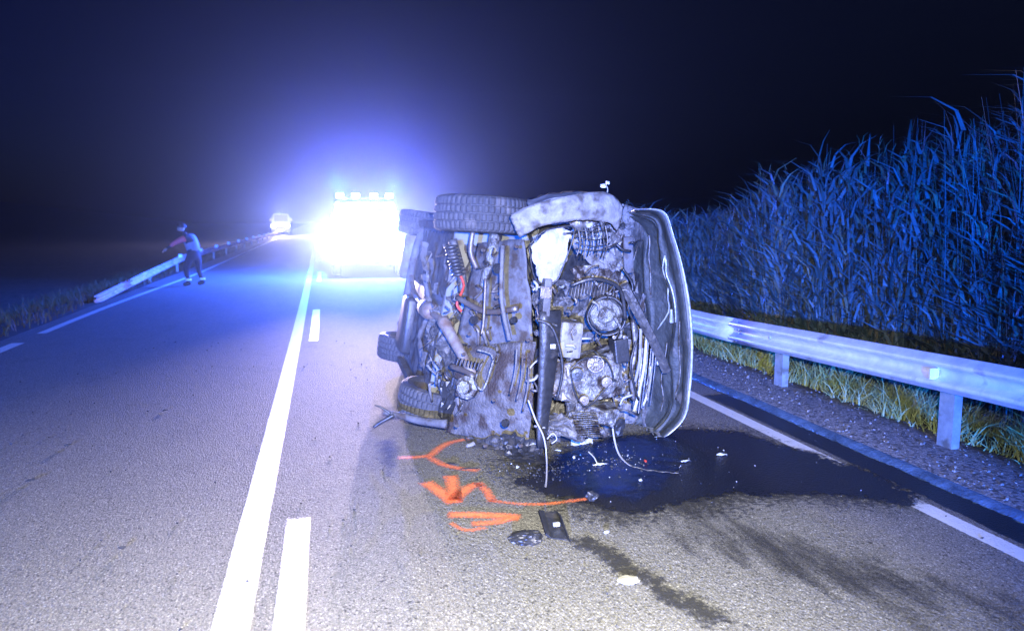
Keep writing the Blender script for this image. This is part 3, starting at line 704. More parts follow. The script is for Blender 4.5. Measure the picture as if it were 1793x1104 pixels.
b = bmesh.new(); lathe(b, PW(815, 678, 5.42), (-0.5, -0.8, 0.2), [(0, 0.05), (0.04, 0.045), (0.045, 0.0), (0.075, -0.01), (0.08, -0.04), (0, -0.045)], 20, mod=lambda k, j: 0.006 if k % 2 else 0); build('hub_carrier', b, M['alu'], wreck)
pt([(768, 672), (800, 660), (792, 735), (775, 730)], 5.6, 5.5, 'black', 'inner_joint_boot', 0.04, 9, 7, 10)
tb([(742, 480, 7.2), (752, 540, 7.1), (735, 590, 7.0), (742, 640, 6.9)], 0.025, 'under', 'brake_line_bracket', 6)
tb([(800, 470, 5.9), (812, 500, 5.85), (800, 530, 5.8), (808, 545, 5.8)], 0.010, 'redwire', 'hose', 6)
for k in range(34):                       # clips, bolts, torn tabs round the suspension
    x = random.uniform(748, 880); y = random.uniform(430, 700); Y = 6.1 - (x - 748) / 132 * 0.6
    tb([(x, y, Y), (x + random.uniform(-12, 12), y + random.uniform(-4, 18), Y - 0.05), (x + random.uniform(-14, 14), y + random.uniform(6, 34), Y)], random.uniform(0.004, 0.013), random.choice(['steel', 'alu', 'black', 'under', 'crump']), 'torn_bracket', 5, spl=3)
# broken arm sticking out low on the left, under the tyre
tb([(782, 742, 5.60), (735, 736, 5.75), (700, 727, 5.85), (672, 722, 5.9)], [0.034, 0.018], 'under', 'broken_arm', 8)
tb([(690, 726, 5.86), (668, 738, 5.86), (654, 748, 5.86)], [0.018, 0.010], 'black', 'broken_ball_joint', 7)
tb([(684, 724, 5.87), (668, 713, 5.88), (656, 709, 5.88)], [0.012, 0.005], 'black', 'broken_prong', 6)

# --- firewall and crushed engine bay
pt([(915, 395), (1100, 385), (1110, 770), (955, 800)], 5.75, 5.8, 'black', 'firewall', 0.05, 4, 11, 20)
pt([(930, 500), (1100, 480), (1108, 745), (960, 760)], 5.5, 5.45, 'crumpdark', 'crushed_radiator', 0.05, 5, 12, 40)
# upper wing and bumper remnant
pts_t = [(893, 378), (925, 362), (975, 347), (1025, 338), (1068, 340), (1088, 362)]
pts_b = [(908, 415), (940, 398), (985, 388), (1030, 384), (1062, 388), (1080, 402)]
def at_(L_, u):
    f = u * (len(L_) - 1); i = min(int(f), len(L_) - 2); return L_[i].lerp(L_[i + 1], f - i)
def strip(top, bot, Yf, m, name, amp, sc, seed, nu=30, nv=8, th=0.012, smooth=True, bulge=0.0, par=None):
    T = spline([(x, y, 0) for x, y in top], 6); B = spline([(x, y, 0) for x, y in bot], 6); bm = bmesh.new(); g = []
    for i in range(nu + 1):
        u = i / nu; a = at_(T, u); b = at_(B, u); row = []
        for j in range(nv + 1):
            v = j / nv; q = a.lerp(b, v); row.append(bm.verts.new(PW(q.x, q.y, Yf(u, v) - bulge * math.sin(math.pi * v))))
        g.append(row)
    for i in range(nu):
        for j in range(nv): bm.faces.new((g[i][j], g[i][j + 1], g[i + 1][j + 1], g[i + 1][j]))
    crumple(bm, amp, sc, seed); thicken(bm, th); return build(name, bm, M[m], par or wreck, smooth)
bump = strip(pts_t, pts_b, lambda u, v: 5.18 - 0.12 * math.sin(u * 2.6), 'dusty', 'bumper_remnant', 0.012, 5, 1, 36, 8, bulge=0.018)
strip([(920, 352), (965, 338), (1030, 334), (1075, 345), (1090, 360)], [(925, 364), (975, 349), (1025, 341), (1066, 343), (1086, 366)], lambda u, v: 5.5 - 0.2 * v, 'body', 'front_wing', 0.02, 6, 3)
strip([(1080, 368), (1120, 362), (1150, 372)], [(1086, 430), (1120, 420), (1160, 430)], lambda u, v: 5.75, 'crumpdark', 'front_wing_edge', 0.04, 6, 4)
# head lamp
lampo = strip([(928, 430), (950, 408), (975, 400), (1003, 402)], [(940, 488), (955, 497), (972, 488), (982, 470)], lambda u, v: 5.08 + 0.03 * v, 'lens', 'head_lamp', 0.020, 9, 2, 26, 14, bulge=0.03)
b = bmesh.new()
q = [PW(*p) for p in [(926, 430, 5.03), (950, 406, 5.02), (978, 398, 5.02), (1006, 402, 5.02), (984, 472, 5.03), (970, 494, 5.04), (938, 490, 5.05), (926, 430, 5.03)]]
tube(b, spline(q, 4), 0.005, 6); build('lamp_bezel', b, M['black'], lampo, True)
# crushed sheet metal round the upper right of the nose
pt([(995, 385), (1085, 372), (1090, 455), (1000, 425)], 5.10, 5.20, 'crump', 'crumpled_panel', 0.035, 7, 21, 40)
pt([(1002, 420), (1075, 432), (1085, 470), (1045, 470)], 5.05, 5.12, 'dusty', 'torn_bracket', 0.035, 9, 22, 16)
pt([(978, 448), (1046, 446), (1040, 492), (980, 492)], 5.22, 5.30, 'black', 'lamp_opening_liner', 0.02, 6, 23, 12)
pt([(1000, 478), (1075, 462), (1092, 520), (1015, 512)], 5.12, 5.15, 'crump', 'crumpled_panel', 0.045, 9, 24, 24)
pt([(1050, 395), (1086, 395), (1100, 560), (1068, 540)], 5.20, 5.30, 'crump', 'crumpled_wing_rail', 0.05, 7, 25, 22)
pt([(928, 490), (1005, 492), (1000, 560), (935, 560)], 5.12, 5.2, 'crumpdark', 'crushed_bracket', 0.05, 10, 26, 22)
# cooling fan and shroud
fc = PW(1062, 552, 5.16); fa = Vector((-0.25, -1, 0.05)).normalized()
b = bmesh.new(); lathe(b, fc, fa, [(0.135, -0.04), (0.135, 0.02), (0.128, 0.028), (0.120, 0.02), (0.120, -0.04)], 36); crumple(b, 0.010, 8, 2, False); fr = build('fan_shroud', b, M['black'], wreck, True)
b = bmesh.new(); lathe(b, fc - fa * 0.03, fa, [(0, 0.035), (0.045, 0.035), (0.06, 0.02), (0.095, 0.012), (0.112, -0.01), (0.112, -0.03)], 30); crumple(b, 0.015, 14, 3); build('fan_motor', b, M['alu'], fr)
# engine block pieces
def blob(c, s, m, name, amp=0.02, sc=9, seed=1, rot=None, cuts=4, par=None, smooth=False):
    b = bmesh.new(); box(b, Vector((0, 0, 0)), s, None, min(s) * 0.15)
    bmesh.ops.subdivide_edges(b, edges=b.edges[:], cuts=cuts, use_grid_fill=True)
    if rot: bmesh.ops.rotate(b, verts=b.verts, matrix=rot)
    bmesh.ops.translate(b, verts=b.verts, vec=Vector(c))
    crumple(b, amp, sc, seed); return build(name, b, M[m], par or wreck, smooth)
blob(PW(993, 592, 5.22), (0.15, 0.20, 0.24), 'dusty', 'engine_cover', 0.005, 5, 31, Matrix.Rotation(0.1, 3, 'Y'))
blob(PW(1040, 655, 5.22), (0.34, 0.24, 0.30), 'alu', 'engine_block', 0.028, 6, 32, Matrix.Rotation(-0.2, 3, 'Y'), 6)
blob(PW(990, 665, 5.16), (0.20, 0.16, 0.24), 'crump', 'gearbox_housing', 0.04, 10, 33, Matrix.Rotation(0.3, 3, 'Y'), 5)
blob(PW(1035, 722, 5.14), (0.34, 0.18, 0.13), 'alu', 'battery_tray', 0.035, 7, 34, Matrix.Rotation(0.22, 3, 'Y'), 6)
blob(PW(985, 745, 5.10), (0.22, 0.16, 0.12), 'crumpdark', 'crushed_horn', 0.05, 11, 35, Matrix.Rotation(0.1, 3, 'Y'), 5)
pt([(985, 695), (1095, 690), (1085, 762), (1000, 760)], 5.08, 5.15, 'crump', 'crumpled_panel', 0.035, 8, 36, 40)
pt([(1065, 600), (1100, 590), (1120, 690), (1080, 710)], 5.18, 5.2, 'crump', 'crumpled_panel', 0.05, 10, 37, 20)
# distinct hardware: pulleys and belt, alternator, radiator fins, battery, bolts, frame rails
def disc(px, py, Y, r, t, m, name, ax=(-0.2, -1, 0.03), par=None, holes=0, seg=24):
    b = bmesh.new(); c = PW(px, py, Y)
    lathe(b, c, ax, [(0, t), (r * 0.25, t), (r * 0.3, t * 0.5), (r * 0.82, t * 0.4), (r * 0.86, t), (r, t), (r, -t), (0, -t)], seg)
    return build(name, b, M[m], par or wreck)
def rb(px, py, Y, s_, a, m, name, bev=0.006, tz=0.0, par=None):
    b = bmesh.new(); box(b, PW(px, py, Y), s_, Matrix.Rotation(a, 3, 'Y') @ Matrix.Rotation(tz, 3, 'Z'), bev); return build(name, b, M[m], par or wreck)
al = disc(1042, 636, 5.02, 0.055, 0.03, 'steel', 'alternator')
for k in range(10):
    a_ = k * 0.628; b = bmesh.new(); c = PW(1042, 636, 4.99); box(b, c + Vector((math.cos(a_) * 0.035, -0.01, math.sin(a_) * 0.035)), (0.026, 0.012, 0.006), Matrix.Rotation(-a_, 3, 'Y')); build('cooling_fin', b, M['alu'], al)
disc(1010, 655, 5.0, 0.042, 0.02, 'black', 'pulley'); disc(1062, 668, 5.02, 0.034, 0.02, 'steel', 'pulley'); disc(1022, 700, 5.0, 0.03, 0.02, 'steel', 'pulley')
tb([(998, 648, 4.98), (1022, 628, 4.98), (1060, 630, 4.99), (1074, 664, 5.0), (1058, 682, 5.0), (1028, 712, 4.98), (1008, 690, 4.98), (998, 648, 4.98)], 0.006, 'black', 'drive_belt', 5)
for k in range(15): rb(1000 + k * 5.6, 505 + 4 * math.sin(k) , 5.28, (0.004, 0.05, 0.10), 0.15 + 0.03 * math.sin(k * 2.2), 'crump', 'radiator_fin', 0)
for k in range(13): rb(1022 + k * 0.9, 722 + k * 3.4, 5.02 - 0.004 * k, (0.17, 0.03, 0.004), 0.12 + 0.05 * math.sin(k * 1.9), 'alu', 'condenser_fin', 0)
bt = rb(1084, 612, 5.12, (0.10, 0.12, 0.16), -0.12, 'black', 'battery', 0.01)
for dx in (-9, 9): disc(1084 + dx, 590, 5.05, 0.012, 0.012, 'steel', 'terminal', par=bt, seg=12)
rb(955, 520, 5.08, (0.05, 0.10, 0.24), 0.08, 'under', 'frame_rail', 0.008); rb(956, 452 + 60, 5.02, (0.075, 0.02, 0.075), 0.08, 'steel', 'crush_plate', 0.004)
for dx, dy in ((-8, -9), (8, -8), (-8, 9), (8, 10)): disc(956 + dx, 512 + dy, 5.0, 0.008, 0.006, 'alu', 'bolt', seg=8)
for x_, y_, Y_ in ((846, 438, 5.42), (905, 432, 5.14), (822, 585, 5.4), (925, 595, 5.04), (870, 520, 5.22), (812, 620, 5.42), (918, 625, 5.0), (850, 780, 5.05), (800, 745, 5.3), (912, 780, 4.9), (865, 700, 5.1)):
    disc(x_, y_, Y_, 0.011, 0.010, 'steel', 'bolt', ax=(-0.8, -0.6, 0), seg=8)
for x_, y_, Y_, r_ in ((872, 470, 5.22, 0.035), (830, 560, 5.38, 0.028), (900, 560, 5.1, 0.022), (885, 740, 5.0, 0.026)):
    disc(x_, y_, Y_, r_, 0.012, 'black', 'access_hole', ax=(-0.8, -0.6, 0))
tb([(800, 520, 5.7), (850, 545, 5.45), (905, 540, 5.15)], 0.020, 'steel', 'anti_roll_bar', 8)
tb([(775, 560, 5.95), (800, 605, 5.75), (828, 655, 5.5)], [0.05, 0.03], 'rust', 'lower_arm', 10)
tb([(790, 640, 5.7), (830, 660, 5.45), (800, 690, 5.6)], 0.022, 'steel', 'lower_arm', 8)
for k in range(7): rb(800 + k * 6, 632 + k * 1.5, 5.62 - 0.03 * k, (0.008, 0.05, 0.05), 0.3, 'black', 'bellows_ring', 0.002)
for k in range(9):
    tb([(1012 + k * 6, 398 + 3 * math.sin(k * 3), 5.02), (1016 + k * 6, 425 + 6 * math.sin(k * 2), 5.0), (1010 + k * 6, 448 + 5 * math.sin(k), 5.04)], 0.004, 'black' if k % 2 else 'dusty', 'grille_mesh', 4, spl=3)
for k in range(4): tb([(1008, 402 + k * 11, 5.01), (1040, 405 + k * 11 + 5 * math.sin(k), 4.99), (1068, 402 + k * 12, 5.02)], 0.004, 'black', 'grille_mesh', 4, spl=3)
for k in range(7):
    q0 = 1120 + k * 5; tb([(q0, 600 + 10 * math.sin(k * 2), 5.30), (q0 - 4, 650, 5.28), (q0 - 12, 712 + 12 * math.sin(k), 5.26)], 0.0045 + 0.003 * (k % 2), ['black', 'crump', 'dusty'][k % 3], 'grille_slat', 5, False, 3)
tb([(1090, 470, 5.2), (1108, 500, 5.2), (1100, 540, 5.18), (1116, 580, 5.2), (1104, 640, 5.16), (1118, 700, 5.2)], 0.009, 'black', 'hose', 7)
tb([(940, 560, 5.0), (968, 575, 4.98), (985, 640, 4.98), (975, 700, 5.0)], 0.010, 'black', 'hose', 7)
tb([(1000, 500, 5.05), (1040, 488, 5.02), (1085, 505, 5.05), (1095, 560, 5.08)], 0.013, 'black', 'hose', 8)
# long bumper beam standing upright
b = bmesh.new(); g = []
for i in range(17):
    t = i / 16; y = 545 + (782 - 545) * t; wv = 2 * math.sin(t * 5.1)
    a = PW(945 - 2 * t + wv, y, 5.00); c = PW(984 - 26 * t + wv, y, 5.06 - 0.04 * t); d = Vector((0.01, 0.07, 0))
    g.append([b.verts.new(v) for v in (a, a.lerp(c, .5) + Vector((0, 0.012, 0)), c, c + d, a + d)])
for i in range(16):
    for k in range(5): b.faces.new((g[i][k], g[i][(k + 1) % 5], g[i + 1][(k + 1) % 5], g[i + 1][k]))
b.faces.new(g[0]); b.faces.new(g[-1][::-1]); crumple(b, 0.008, 4, 8, False); build('bumper_beam', b, M['black'], wreck, True)
# slam panel: diagonal bar, with pale ribs beside it
tb([(1092, 498, 5.16), (1122, 555, 5.18), (1150, 610, 5.25), (1166, 648, 5.32)], 0.036, 'crumpdark', 'slam_panel', 6, False)
tb([(1108, 560, 5.20), (1112, 610, 5.20), (1105, 660, 5.20), (1110, 700, 5.22)], 0.016, 'crump', 'grille_bar', 6)
tb([(1132, 590, 5.26), (1128, 640, 5.24), (1118, 690, 5.24), (1110, 720, 5.24)], 0.013, 'whiterim', 'grille_bar', 6)
tb([(1122, 575, 5.22), (1120, 630, 5.22), (1112, 668, 5.22)], 0.012, 'dusty', 'grille_bar', 6)
tb([(1140, 640, 5.3), (1136, 680, 5.3), (1126, 710, 5.3)], 0.010, 'whiterim', 'grille_bar', 6)
tb([(1096, 640, 5.12), (1080, 610, 5.10), (1088, 580, 5.12), (1076, 555, 5.12)], 0.012, 'alu', 'coolant_pipe', 6)
b = bmesh.new(); box(b, PW(1155, 628, 5.33), (0.045, 0.02, 0.085), bevel=0.004); build('label_tag', b, M['whiterim'], wreck)
b = bmesh.new(); box(b, PW(968, 606, 5.02), (0.035, 0.02, 0.03), bevel=0.004); build('label_tag', b, M['whiterim'], wreck)
b = bmesh.new(); box(b, PW(1100, 446, 5.45), (0.075, 0.03, 0.26), Matrix.Rotation(-0.05, 3, 'Y'), 0.012); build('washer_bottle', b, M['under'], wreck, True)
# many small torn pieces, hoses and wires over the nose
cols = ['crump', 'crumpdark', 'black', 'steel', 'dusty', 'crumpdark', 'black', 'wire']
for k in range(80):
    x = random.uniform(935, 1105); y = random.uniform(478, 768) if k % 5 else random.uniform(355, 440)
    if y < 478 and x < 1010: x += 70
    Y = 5.06 + random.random() * 0.12; r = random.uniform(0.003, 0.011); a = random.uniform(0, 6.28); l = random.uniform(8, 30)
    q = [(x, y, Y), (x + math.cos(a) * l * .5 + random.uniform(-6, 6), y + math.sin(a) * l * .5 + random.uniform(-5, 5), Y - random.random() * 0.05), (x + math.cos(a) * l, y + math.sin(a) * l, Y)]
    tb(q, r, random.choice(cols), 'hose' if r > 0.006 else 'wire', 5, spl=3)
for k in range(30):
    x = random.uniform(940, 1100); y = random.uniform(500, 770); s = random.uniform(5, 16); Y = 5.05 + random.random() * 0.14
    c = [(x + random.uniform(-s, s) * .5, y + random.uniform(-s, s) * .5) for _ in range(4)]
    pt([(x - s, y - s * .7), (x + s, y - s), (x + s * .8, y + s), (x - s * .9, y + s * .6)], Y, Y + random.uniform(-.04, .04), random.choice(cols[:-1]), 'torn_sheet', 0.03, 15, k, 5, 0.005)
for k in range(26):                        # splintered bits along the torn top edge
    x = random.uniform(1000, 1095); y = random.uniform(346, 398); s = random.uniform(3, 8); Y = 5.05 + random.random() * 0.1
    pt([(x - s, y - s * .7), (x + s, y - s), (x + s * .8, y + s), (x - s * .9, y + s * .6)], Y, Y, random.choice(['dusty', 'lens', 'crump', 'black', 'crumpdark']), 'torn_sheet', 0.025, 15, k + 90, 4, 0.005)
for k in range(42):                        # torn vertical layers between the engine and the bonnet, ragged scraps on the left edge
    if k % 3: x = random.uniform(1078, 1128); y = random.uniform(470, 700); Y = 5.28 + random.random() * 0.12; l = random.uniform(18, 55); w_ = random.uniform(2, 6)
    else: x = random.uniform(742, 800); y = random.uniform(440, 690); Y = 6.15 + random.uniform(-.2, .2); l = random.uniform(10, 26); w_ = random.uniform(3, 9)
    dx = random.uniform(-8, 8)
    pt([(x - w_, y - l), (x + w_, y - l * .8), (x + w_ + dx, y + l), (x - w_ * .5 + dx, y + l * .9)], Y, Y + random.uniform(-.05, .05), random.choice(['crumpdark', 'black', 'crumpdark', 'crump', 'under']), 'torn_strip', 0.022, 9, k + 200, 6, 0.004)
tb([(1062, 342, 5.2), (1064, 330, 5.2), (1058, 322, 5.2)], 0.004, 'wire', 'wire', 5)
blob(PW(1056, 325, 5.2), (0.03, 0.02, 0.022), 'whiterim', 'torn_clip', 0.008, 30, 3, cuts=1)
blob(PW(1064, 320, 5.2), (0.018, 0.02, 0.020), 'whiterim', 'torn_clip', 0.006, 30, 4, cuts=1)
# dirt-packed foot of the nose, resting on the road
pt([(795, 762), (900, 770), (935, 838), (842, 818)], 5.5, 5.0, 'crumpdark', 'crushed_lower_wing', 0.05, 8, 41, 20, y2=5.1, y3=4.7)
pt([(880, 760), (950, 770), (962, 850), (905, 842)], 5.0, 4.92, 'black', 'crushed_lower_wing', 0.05, 8, 42, 18, y2=4.75, y3=4.65)
pt([(960, 745), (1090, 748), (1080, 790), (975, 800)], 5.12, 5.15, 'black', 'torn_liner', 0.05, 9, 43, 16)
pt([(995, 765), (1035, 770), (1030, 792), (1000, 790)], 5.0, 5.02, 'whiterim', 'torn_sheet', 0.03, 15, 44, 8, 0.005)
tb([(1030, 790, 5.0), (1040, 800, 4.95), (1046, 812, 4.9)], 0.005, 'whiterim', 'wire', 5)
# cables hanging to the ground
tb([(925, 700, 4.98), (938, 735, 4.95), (952, 765, 4.93), (957, 800, 4.90), (957, 835, 4.68), (955, 858, 4.53)], 0.006, 'wire', 'hanging_cable', 6)
tb([(1072, 735, 5.15), (1075, 765, 5.1), (1084, 795, 5.0), (1105, 817, 4.80), (1130, 828, 4.70), (1160, 832, 4.63), (1188, 833, 4.58)], 0.007, 'wire', 'hanging_cable', 6)
tb([(958, 768, 4.98), (968, 758, 4.98), (975, 768, 4.98), (966, 776, 4.98)], 0.005, 'wire', 'wire', 5)

# --- bonnet sprung open, seen from inside
ED = spline([(x, y, 0) for x, y in ((1112, 366), (1162, 370), (1180, 412), (1196, 470), (1208, 540), (1212, 610), (1208, 680), (1196, 735), (1147, 778))], 8)
def hood(u, v):                             # u: 0 hinge .. 1 front edge ; v: top .. bottom
    e = ED[int(min(0.9999, v) * (len(ED) - 1))]; f = v * (len(ED) - 1) - int(min(0.9999, v) * (len(ED) - 1))
    e2 = ED[min(len(ED) - 1, int(min(0.9999, v) * (len(ED) - 1)) + 1)]; e = e.lerp(e2, f)
    A = PW(e.x, e.y, 5.42 + 0.10 * math.sin(v * math.pi) * -1)
    hy = 385 + (745 - 385) * v; B = PW(1068 + 6 * math.sin(v * 9), hy, 6.15)
    q = B.lerp(A, u); q += Vector((0.6, -0.3, 0)) * 0.06 * math.sin(u * math.pi)
    q += Vector((0.8, -0.5, 0)) * (0.050 * noise.noise((u * 3, v * 4, 2)) + 0.11 * abs(noise.noise((u * 4, v * 3, 8))) + 0.05 * abs(noise.noise((u * 9, v * 7, 4))) - 0.02) * (1 - u ** 5)
    return q
def hood_mesh(off, nu=26, nv=40, u0=0, u1=1, v0=0, v1=1, th=0.004, rib=None):
    bm = bmesh.new(); g = []
    N = Vector((-0.75, -0.62, 0))
    for i in range(nu + 1):
        g.append([])
        for j in range(nv + 1):
            u = u0 + (u1 - u0) * i / nu; v = v0 + (v1 - v0) * j / nv
            g[-1].append(bm.verts.new(hood(u, v) + N * (off + (rib(u, v) if rib else 0))))
    for i in range(nu):
        for j in range(nv): bm.faces.new((g[i][j], g[i + 1][j], g[i + 1][j + 1], g[i][j + 1]))
    thicken(bm, th); return bm
bonnet = build('bonnet', hood_mesh(0), M['body'], wreck, True)
def ribf(u, v):
    r = 0.0
    for c, w in ((0.18, 0.05), (0.93, 0.05)): r = max(r, 0.026 * math.exp(-((u - c) / w) ** 4))
    for c, w in ((0.05, 0.03), (0.80, 0.02)): r = max(r, 0.014 * math.exp(-((v - c) / w) ** 4))
    for a, b, w in ((0.18, 0.0, 0.035), (0.62, 0.18, 0.03), (0.40, 0.09, 0.03), (0.76, 0.0, 0.025)):
        r = max(r, 0.022 * math.exp(-((u - a - b * math.sin(v * math.pi)) / w) ** 4))
    return r
build('bonnet_inner_panel', hood_mesh(0.012, 70, 60, 0.03, 0.975, 0.02, 0.98, 0.002, ribf), M['hoodin'], bonnet, True)
def hl(uvs, r, m, name, off=0.045):
    b = bmesh.new(); N = Vector((-0.75, -0.62, 0)); tube(b, [hood(u, v) + N * off for u, v in uvs], r, 6); return build(name, b, M[m], bonnet, True)
b = bmesh.new(); tube(b, [hood(1.0, 0.06 + 0.94 * i / 60) + Vector((-0.006, -0.006, 0)) for i in range(61)], [0.003 + 0.007 * min(1, max(0, (i - 14) / 12)) * (1 if i < 50 else 0.45) for i in range(61)], 6); build('folded_edge', b, M['whiterim'], bonnet, True)
def uv_line(p0, p1, k=12):                 # straight line between two pixels on the bonnet, in its own u, v
    def inv(px, py):
        best = None
        for i in range(41):
            for j in range(61):
                w = hood(i / 40, j / 60); d = w - CAM; c = MR.transposed() @ d; x = 896.5 + F * c.x / -c.z; y = 552 - F * c.y / -c.z
                e = (x - px) ** 2 + (y - py) ** 2
                if best is None or e < best[0]: best = (e, i / 40, j / 60)
        return best[1:]
    a, c = inv(*p0), inv(*p1)
    return [(a[0] + (c[0] - a[0]) * t / k, a[1] + (c[1] - a[1]) * t / k) for t in range(k + 1)]
hl(uv_line((1170, 448), (1158, 572)), 0.006, 'whiterim', 'brace_bar')
hl(uv_line((1170, 448), (1187, 562)), 0.006, 'whiterim', 'brace_bar')
hl(uv_line((1140, 410), (1143, 520)), 0.006, 'crump', 'rib_edge', 0.035)
hl(uv_line((1118, 430), (1120, 560)), 0.005, 'crump', 'rib_edge', 0.035)
hl(uv_line((1172, 600), (1160, 720)), 0.005, 'crump', 'rib_edge', 0.035)
hl(uv_line((1192, 560), (1188, 700)), 0.005, 'crump', 'rib_edge', 0.035)
b = bmesh.new(); box(b, PW(1176, 553, 5.50), (0.03, 0.03, 0.10), bevel=0.006); build('catch', b, M['whiterim'], bonnet)
b = bmesh.new(); box(b, PW(1186, 562, 5.48), (0.02, 0.03, 0.07), bevel=0.006); build('catch', b, M['alu'], bonnet)
# foam pad hanging low inside the bonnet
ON_ROAD = False
# ------------------------------------------------------------------ emergency vehicles up the road
def van(loc, label, group, far=False, wdt=1.95, hgt=2.05, stripe=True):
    x0, y0 = loc; hw = wdt / 2
    t = empty('emergency_van' if not far else 'distant_van', (x0, y0, 0)); tag(t, label, 'van')
    def bx(name, c, s, m, bev=0.02, par=t, rot=None):
        b = bmesh.new(); box(b, (x0 + c[0], y0 + c[1], c[2]), s, rot, bev); return build(name, b, M[m], par)
    prof = [(0.0, 0.35), (0.0, 0.75), (0.06, 0.98), (0.95, 1.18), (1.60, 1.86), (1.85, hgt - 0.06), (2.1, hgt), (4.9, hgt), (5.1, hgt - 0.1), (5.15, 0.35)]
    b = bmesh.new(); secs = []
    for k, (s, ins) in enumerate(((-1, 0.10), (-1, 0.02), (-1, 0.0), (1, 0.0), (1, 0.02), (1, 0.10))):
        row = []
        for (dy, z) in prof:
            ww = hw - (0.16 * max(0, z - 1.1)) - (ins if z > 0.5 else ins * 0.6); dd = {0.10: 0.05, 0.02: 0.012, 0.0: 0}[ins]
            row.append(b.verts.new((x0 + s * (ww + (0.0)) if k in (0, 5) or True else 0, y0 + dy + (dd if dy < 2.5 else -dd), z)))
        secs.append(row)
    # sections at constant side offsets
    for k in range(5):
        for j in range(len(prof) - 1): b.faces.new((secs[k][j], secs[k][j + 1], secs[k + 1][j + 1], secs[k + 1][j]))
    for k in range(5): b.faces.new((secs[k][0], secs[k + 1][0], secs[k + 1][-1], secs[k][-1]))
    bmesh.ops.remove_doubles(b, verts=b.verts, dist=1e-5)
    for s in (0, 5):
        try: b.faces.new(secs[s])
        except Exception: pass
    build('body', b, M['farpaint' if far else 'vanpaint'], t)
    if far:
        for s_ in (-0.42, 0.42): bx('fog_lamp', (s_, -0.05, 0.42), (0.22, 0.06, 0.14), 'hl2', 0.03)
    rot = Matrix.Rotation(math.atan2(0.68, 0.65), 3, 'X')
    bx('windscreen', (0, 1.25, 1.53), (wdt * 0.78, 0.86, 0.012), 'glass', 0, rot=rot)
    bx('grille', (0, -0.02, 0.72), (wdt * 0.42, 0.05, 0.22), 'black', 0.01)
    bx('bumper', (0, -0.05, 0.45), (wdt * 0.98, 0.16, 0.24), 'black', 0.04)
    bx('number_plate', (0, -0.14, 0.46), (0.50, 0.012, 0.11), 'vanpaint', 0)
    for s in (-1, 1):
        h = bx('headlight', (s * hw * 0.76, -0.02, 0.84), (0.30, 0.08, 0.17), 'hl' if not far else 'hl2', 0.03)
        bx('mirror', (s * (hw + 0.12), 1.15, 1.35), (0.16, 0.10, 0.24), 'black', 0.03)
        bx('side_window', (s * (hw - 0.025), 2.1, 1.45), (0.04, 0.7, 0.45), 'glass', 0.01)
        if stripe: bx('stripe', (s * (hw + 0.004), 2.7, 0.95), (0.012, 3.6, 0.16), 'vanred', 0)
        for dy in (0.85, 4.1):
            b = bmesh.new(); lathe(b, (x0 + s * (hw - 0.12), y0 + dy, 0.34), (s, 0, 0), [(0.20, -0.11), (0.31, -0.11), (0.34, -0.08), (0.34, 0.08), (0.31, 0.12), (0.20, 0.11), (0.19, 0.04), (0, 0.05)], 28)
            build('wheel', b, M['rubber'], t, True)
    lb = bx('light_bar', (0, 1.95, hgt + 0.07), (wdt * 0.80, 0.26, 0.06), 'black', 0.02)
    for s in ((-0.38, -0.14, 0.14, 0.38) if not far else (0,)):
        bx('beacon', (s * wdt * 0.95, 1.93, hgt + 0.16), (0.20, 0.22, 0.12), 'bl', 0.03, par=lb)
    return t
van((VX, VY), 'white emergency van with blazing headlights and blue roof beacons facing the camera', None)
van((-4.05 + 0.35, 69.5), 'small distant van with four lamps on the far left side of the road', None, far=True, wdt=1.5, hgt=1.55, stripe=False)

# ------------------------------------------------------------------ person by the far rail
def skinned(name, verts, edges, radii, m, parent=None, sub=1, root=0):
    me = bpy.data.meshes.new(name); me.from_pydata([tuple(v) for v in verts], edges, [])
    o = bpy.data.objects.new(name, me); C.objects.link(o)
    md = o.modifiers.new('s', 'SKIN'); md.use_smooth_shade = True
    for i, r in enumerate(radii): me.skin_vertices[0].data[i].radius = (r, r) if not isinstance(r, tuple) else r
    me.skin_vertices[0].data[root].use_root = True
    sb = o.modifiers.new('d', 'SUBSURF'); sb.levels = sub; sb.render_levels = sub
    dg = bpy.context.evaluated_depsgraph_get(); ev = bpy.data.meshes.new_from_object(o.evaluated_get(dg))
    o.modifiers.clear(); o.data = ev; ev.name = name; ev.materials.append(m); ev.shade_smooth()
    if parent is not None: attach(o, parent)
    return o
pc = G(343, 499); per = empty('person', (pc.x, pc.y, 0)); tag(per, 'person in pale jacket, red sleeve and dark trousers stooping at the far rail', 'person')
def pp(x, y, z): return Vector((pc.x + x, pc.y + y, z * 0.95))
bv = [pp(0, 0, 0.76), pp(-0.02, 0, 0.92), pp(-0.06, 0, 1.08), pp(-0.12, 0, 1.20), pp(-0.17, -0.02, 1.27), pp(-0.21, -0.03, 1.33),        # 0-5 pelvis..neck, head base
      pp(-0.10, -0.09, 0.70), pp(-0.19, -0.12, 0.40), pp(-0.13, -0.14, 0.08), pp(-0.26, -0.17, 0.04),                          # left leg
      pp(0.08, 0.08, 0.70), pp(0.06, 0.06, 0.40), pp(0.15, 0.07, 0.08), pp(0.03, 0.03, 0.04),                                   # right leg
      pp(-0.12, -0.18, 1.18), pp(-0.32, -0.20, 1.10), pp(-0.50, -0.18, 0.98), pp(-0.56, -0.18, 0.93),                           # reaching arm
      pp(-0.12, 0.18, 1.18), pp(0.02, 0.26, 0.98), pp(-0.12, 0.20, 0.80), pp(-0.16, 0.18, 0.75)]
be = [(0, 1), (1, 2), (2, 3), (3, 4), (4, 5), (0, 6), (6, 7), (7, 8), (8, 9), (0, 10), (10, 11), (11, 12), (12, 13), (3, 14), (14, 15), (15, 16), (16, 17), (3, 18), (18, 19), (19, 20), (20, 21)]
